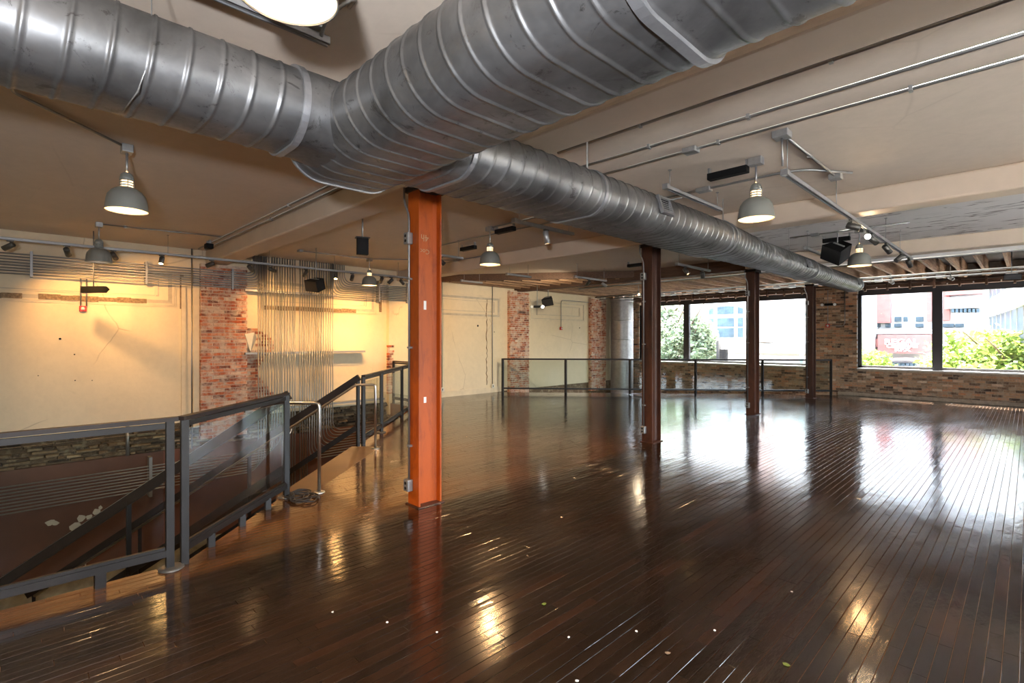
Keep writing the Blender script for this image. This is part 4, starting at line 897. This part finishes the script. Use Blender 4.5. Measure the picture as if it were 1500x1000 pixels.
# small debris on the floor
for k, (px, py, mt) in enumerate(((797, 885, 'leafg'), (845, 998, 'sticker'), (487, 897, 'sticker'), (567, 912, 'sticker'), (640, 927, 'sticker'), (1152, 974, 'leafg'), (833, 934, 'sticker'), (932, 925, 'sticker'), (1047, 924, 'sticker'), (1160, 867, 'sticker'), (978, 957, 'lath'))):
    kk = (px - 750) / F; d = CZ * F / (py - 496); x_, y_ = d * (kk * CT - ST), d * (kk * ST + CT); s = .011 if mt == 'sticker' else .02
    n = 6; vs = [(x_ + s * random.uniform(.5, 1) * math.cos(6.283 * j / n), y_ + s * random.uniform(.5, 1) * math.sin(6.283 * j / n), .002 + .003 * random.random()) for j in range(n)]
    nm = {'leafg': 'dry_leaf', 'sticker': 'paper_scrap', 'lath': 'wood_chip'}[mt]
    where = {845: 'at the bottom edge below the middle', 487: 'left of the warm lamp reflection, alone', 567: 'just right of the one nearest the stair side', 640: 'before the brightest lamp reflection', 833: 'just below the yellow leaf', 932: 'in the middle of the dark floor, left one of two', 1047: 'in the middle of the dark floor, right one of two', 1160: 'farthest from the camera on the right'}.get(px, '')
    lab = {'leafg': 'yellow green leaf near the middle of the dark floor' if px < 900 else 'tiny green leaf on the floorboards at the bottom right', 'sticker': 'tiny white scrap ' + where, 'lath': 'tiny wood chip on the dark floorboards'}[mt]
    tag(MB().add(vs + [(v[0], v[1], v[2] + .002) for v in vs], [list(range(n)), list(range(n, 2 * n))]).build(nm, mt), lab, 'litter', 'specks of litter on the floor')

# ================================================================== OUTSIDE
G = -4.6
struct('ground', B((-70, YW + .4, G - .2), (60, 110, G)), 'asphalt'); struct('ground_side', B((XR + .4, YB - 30, G - .2), (60, YW + .4, G)), 'asphalt')
def fbox(root, name, mat, px0, py0, px1, py1, Y, dep=.3, out=0):
    xa, da = onY(px0, Y); xb, db = onY(px1, Y); dm = (da + db) / 2
    za = zof(py1, da if py1 > 496 else db); zb = zof(py0, db)
    kk = ((py0 + py1) / 2)
    z0_, z1_ = zof(py1, dm), zof(py0, dm); B((xa, Y - out, z0_), (xb, Y + dep, z1_)).build(name, mat, root)
# stone building with the arched window, seen through the left window
Yb = 36.0
sb = thing('stone_building', (-20, Yb, G), 'pale stone building with a big arched window across the street', 'building')
B((-22.5, Yb, G), (-7.2, Yb + 8, 12)).build('wall', 'stone', sb)
xa, d = onY(1122, Yb); xb = onY(1188, Yb)[0]
def W3(px, py): x_, d_ = onY(px, Yb); return x_, zof(py, d_)
x0, z0_ = W3(1040, 494); x1, z1_ = W3(1090, 447)
B((x0 - .3, Yb - .15, z0_ - .2), (x1 + .4, Yb, z1_ + .5)).build('window_surround', 'extwhite', sb)
cols = [(x0, x0 + .55), (x0 + .95, x0 + 2.55), (x0 + 2.95, x0 + 3.5)]; zs = [(z0_, z0_ + .95), (z0_ + 1.05, z0_ + 1.95), (z0_ + 2.25, z0_ + 2.95)]
sc_ = (x1 - x0) / 3.5; sz_ = (z1_ - z0_) / 3.0
for (a, b) in ((0, .5), (.9, 2.6), (2.95, 3.5)):
    for (c_, d_) in ((0, .9), (1.0, 1.85), (2.2, 3.0)):
        if c_ == 2.2:
            xm = x0 + 1.75 * sc_; n = 6; top = []
            for k in range(n + 1): xx = a + (b - a) * k / n; top.append((x0 + xx * sc_, Yb - .2, z0_ + (2.35 + .65 * math.sqrt(max(0, 1 - ((xx - 1.75) / 2.1) ** 2))) * sz_))
            bot = [(x0 + b * sc_, Yb - .2, z0_ + c_ * sz_), (x0 + a * sc_, Yb - .2, z0_ + c_ * sz_)]; MB().add(top + bot, [list(range(len(top) + 2))]).build('pane', 'extglass', sb)
        else: B((x0 + a * sc_, Yb - .2, z0_ + c_ * sz_), (x0 + b * sc_, Yb - .16, z0_ + d_ * sz_)).build('pane', 'extglass', sb)
xq, zq = W3(1100, 504); B((-22.6, Yb - .5, zq - .55), (-7.1, Yb, zq + .05)).build('cornice', 'cornice', sb); B((-22.6, Yb - .25, zq - 1.0), (-7.1, Yb, zq - .75)).build('string_course', 'stone2', sb)
xq, z5 = W3(1112, 501); B((xq, Yb - .3, z5), (xq + .9, Yb, 12)).build('brick_pier', 'stone2', sb)
xq, z5 = W3(1124, 494)
for k in range(24):
    B((W3(1105, 0)[0], Yb - .34, z5 - .3 + k * .42), (xq, Yb - .30, z5 + .02 + k * .42)).build('quoin_stone', 'stone2', sb)
# cinema complex through the right window
Yc = 42.0
cb = thing('cinema_building', (10, Yc, G), 'white and red brick cinema building with a lettered sign panel', 'building')
def W4(px, py): x_, d_ = onY(px, Yc); return x_, zof(py, d_)
B((W4(1225, 0)[0], Yc, G), (W4(1530, 0)[0] + 6, Yc + 8, 16)).build('wall', 'extwhite', cb)
def f4(name, mat, a, b, c, d, out=.1):
    x_, z_ = W4(a, d); x2, z2 = W4(c, b); dm = (onY(a, Yc)[1] + onY(c, Yc)[1]) / 2
    B((x_, Yc - out, zof(d, dm)), (x2, Yc + .1, zof(b, dm))).build(name, mat, cb)
f4('brick_panel', 'fbrick', 1262, 400, 1280, 441, .12); f4('brick_panel', 'fbrick', 1284, 400, 1306, 473, .5); f4('brick_panel', 'fbrick', 1358, 400, 1392, 470, .3); f4('brick_panel', 'fbrick', 1386, 400, 1440, 432, .6)
f4('window_band', 'extglass', 1262, 443, 1282, 449, .14); f4('white_band', 'extwhite', 1386, 436, 1445, 452, .9)
for (a, b) in ((1263, 1270), (1272, 1275), (1311, 1321), (1324, 1330), (1342, 1353)): f4('window', 'extglass', a, 464, b, 471, .2)
for (a, b) in ((1263, 1273), (1278, 1290), (1298, 1305), (1311, 1321), (1342, 1353), (1382, 1398), (1400, 1412)): f4('window', 'extglass', a, 474, b, 479, .3)
for a in range(1396, 1438, 6): f4('window', 'extglass', a, 453, a + 4, 458, .95)
f4('parapet', 'extwhite', 1250, 481, 1440, 489, .8); f4('wall_band', 'cornice', 1250, 481, 1440, 482, .9)
for k in range(6): f4('louvre', 'cornice', 1262, 495 + k * 3.4, 1281, 496.2 + k * 3.4, .3)
f4('sign_panel', 'fbrick', 1291, 490, 1366, 517, 1.2); f4('sign_panel', 'fbrick', 1283, 496, 1292, 508, .9)
for s, px, py, sz in (('REGAL', 1325, 500.5, .36), ('CINEMAS', 1326, 506.6, .24), ('RPX', 1327, 511.5, .27)):
    x_, z_ = W4(px, py); t_ = text('lettering', s, sz * 1.3, 'extwhite', cb, (x_, Yc - 1.26, z_), Matrix.Rotation(R(90), 3, 'X'), .04, 1.25, .02)
xa, za = W4(1330, 527); 
m_ = MB(); m_.lathe((xa, Yc - .9, za - 3.4), [(3.6, 0), (3.4, .15)], 40, (0, -1, 0)); m_.build('arch_trim', 'stone2', cb)
for a in (1306, 1313, 1320, 1326, 1333, 1339, 1345, 1352): f4('canopy_light', 'extglass', a, 531, a + 5, 534.5, 1.6)
# sloping office block nearer on the right
ob = thing('office_block', (-1, 30, G), 'white office block with dark window bands rising toward the right edge', 'building')
pa, pb = onY(1443, 38)[0], onY(1512, 22)[0]
a_, b_ = Vector((pa, 38, 0)), Vector((pb, 22, 0))
dirv = (b_ - a_).normalized(); nrm = Vector((-dirv.y, dirv.x, 0)); nrm = nrm if nrm.x > 0 else -nrm
for zb_, zt_ in ((G, .6), (2.85, 3.69), (4.35, 5.2), (5.9, 6.8)): MB().bar(a_ + z * ((zb_ + zt_) / 2) + nrm * 1.5, b_ + z * ((zb_ + zt_) / 2) + nrm * 1.5, 3.0, zt_ - zb_).build('spandrel', 'extwhite', ob)
for zb_, zt_ in ((.6, 2.85), (3.69, 4.35), (5.2, 5.9)):
    MB().bar(a_ + z * ((zb_ + zt_) / 2) + nrm * 1.65, b_ + z * ((zb_ + zt_) / 2) + nrm * 1.65, 3.0, zt_ - zb_).build('window_band', 'extglass', ob)
    for j in range(9): p = a_ + (b_ - a_) * ((j + .3) / 9.0) + nrm * .15; MB().bar(p + z * zb_, p + z * zt_, .12, .06, (1, 0, 0)).build('fin', 'cornice', ob)
# trees
def tree(x, y, zt, rx, rz, n, mat, label, leaf=.13, flat=False):
    r = thing('street_tree', (x, y, G), label, 'tree', 'street trees outside')
    MB().tube([(x, y, G), (x + .1, y, G + (zt - G) * .55), (x, y + .1, zt - rz * .6)], [.16, .1, .05], 8).build('trunk', 'bark', r)
    br = MB()
    for k in range(9):
        a = k * 2.4; p = Vector((x + .05, y, G + (zt - G) * (.5 + .04 * k))); q_ = p + Vector((math.cos(a) * rx * .7, math.sin(a) * rx * .7, rz * .5)); br.tube([p, (p + q_) / 2 + Vector((0, 0, .1)), q_], [.05, .03, .015], 5)
    br.build('branch_work', 'bark', r)
    m_ = MB(); clumps = []
    for k in range(48):
        u = Vector((random.gauss(0, 1), random.gauss(0, 1), random.gauss(0, 1))).normalized() * random.uniform(.3, 1) ** .5
        clumps.append((Vector((x + u.x * rx * .8, y + u.y * rx * .8, zt - rz + u.z * rz * .8)), random.uniform(.2, .42) * rx, random.random()))
    for k in range(n):
        c_, cr, ct = random.choice(clumps); u = Vector((random.gauss(0, 1), random.gauss(0, 1), random.gauss(0, 1))).normalized() * cr * random.random() ** .4
        p = c_ + u; s = leaf * random.uniform(.6, 1.2); a = Vector((random.uniform(-1, 1), random.uniform(-1, 1), random.uniform(-.6, .6))).normalized(); b = a.orthogonal().normalized(); b = (Matrix.Rotation(random.random() * 6.28, 3, a) @ b)
        m_.add([p - a * s, p + b * s * .5, p + a * s, p - b * s * .5], [(0, 1, 2, 3)], min(1, max(0, ct * .6 + .4 * random.random())))
    tag(m_.build('foliage', mat, r), kind='stuff')
x_, d = onY(985, 27); tree(x_, 27, zof(415, d), 2.8, 4.2, 14000, 'leafd', 'large pale green tree filling the left part of the left window')
x_, d = onY(1012, 26); tree(x_, 26, zof(432, d), 1.6, 3.6, 9000, 'leafd', 'green tree in front of the arched window, right of the first mullion')
x_, d = onY(1448, 25); tree(x_, 25, zof(466, d), 2.1, 2.2, 6000, 'leafg', 'bright yellow green tree filling the lower right window pane')
x_, d = onY(1478, 24); tree(x_, 24, zof(474, d), 1.9, 2.1, 5000, 'leafg', 'bright green tree at the right edge of the right window')
x_, d = onY(1278, 30); tree(x_, 30, zof(508, d), 1.1, 1.1, 1600, 'leafg', 'small green tree low in the corner of the right window, by the sign')
x_, d = onY(1174, 24); zt = zof(458, d)
r = thing('street_lamp', (x_, 24, G), 'slim grey green street lamp post beyond the left window', 'street lamp'); MB().tube([(x_, 24, G), (x_, 24, zt)], [.09, .07], 8).build('post', 'lampgreen', r); MB().bar((x_, 24, zt - .1), (x_ + .9, 24, zt + .05), .08, .08).build('arm', 'lampgreen', r); B((x_ + .5, 23.85, zt - .05), (x_ + 1.1, 24.15, zt + .1), bev=.03).build('lamp_head', 'extwhite', r)
x_, d = onY(1053, 25); zt = zof(499, d)
r = thing('traffic_signal', (x_, 25, G), 'dark post with a signal head before the arched window', 'traffic light'); MB().tube([(x_, 25, G), (x_, 25, zt)], .13, 8).build('post', 'black', r); B((x_ + .1, 24.8, zt - 1.2), (x_ + .42, 25.1, zt - .4), bev=.03).build('signal_head', 'black', r)
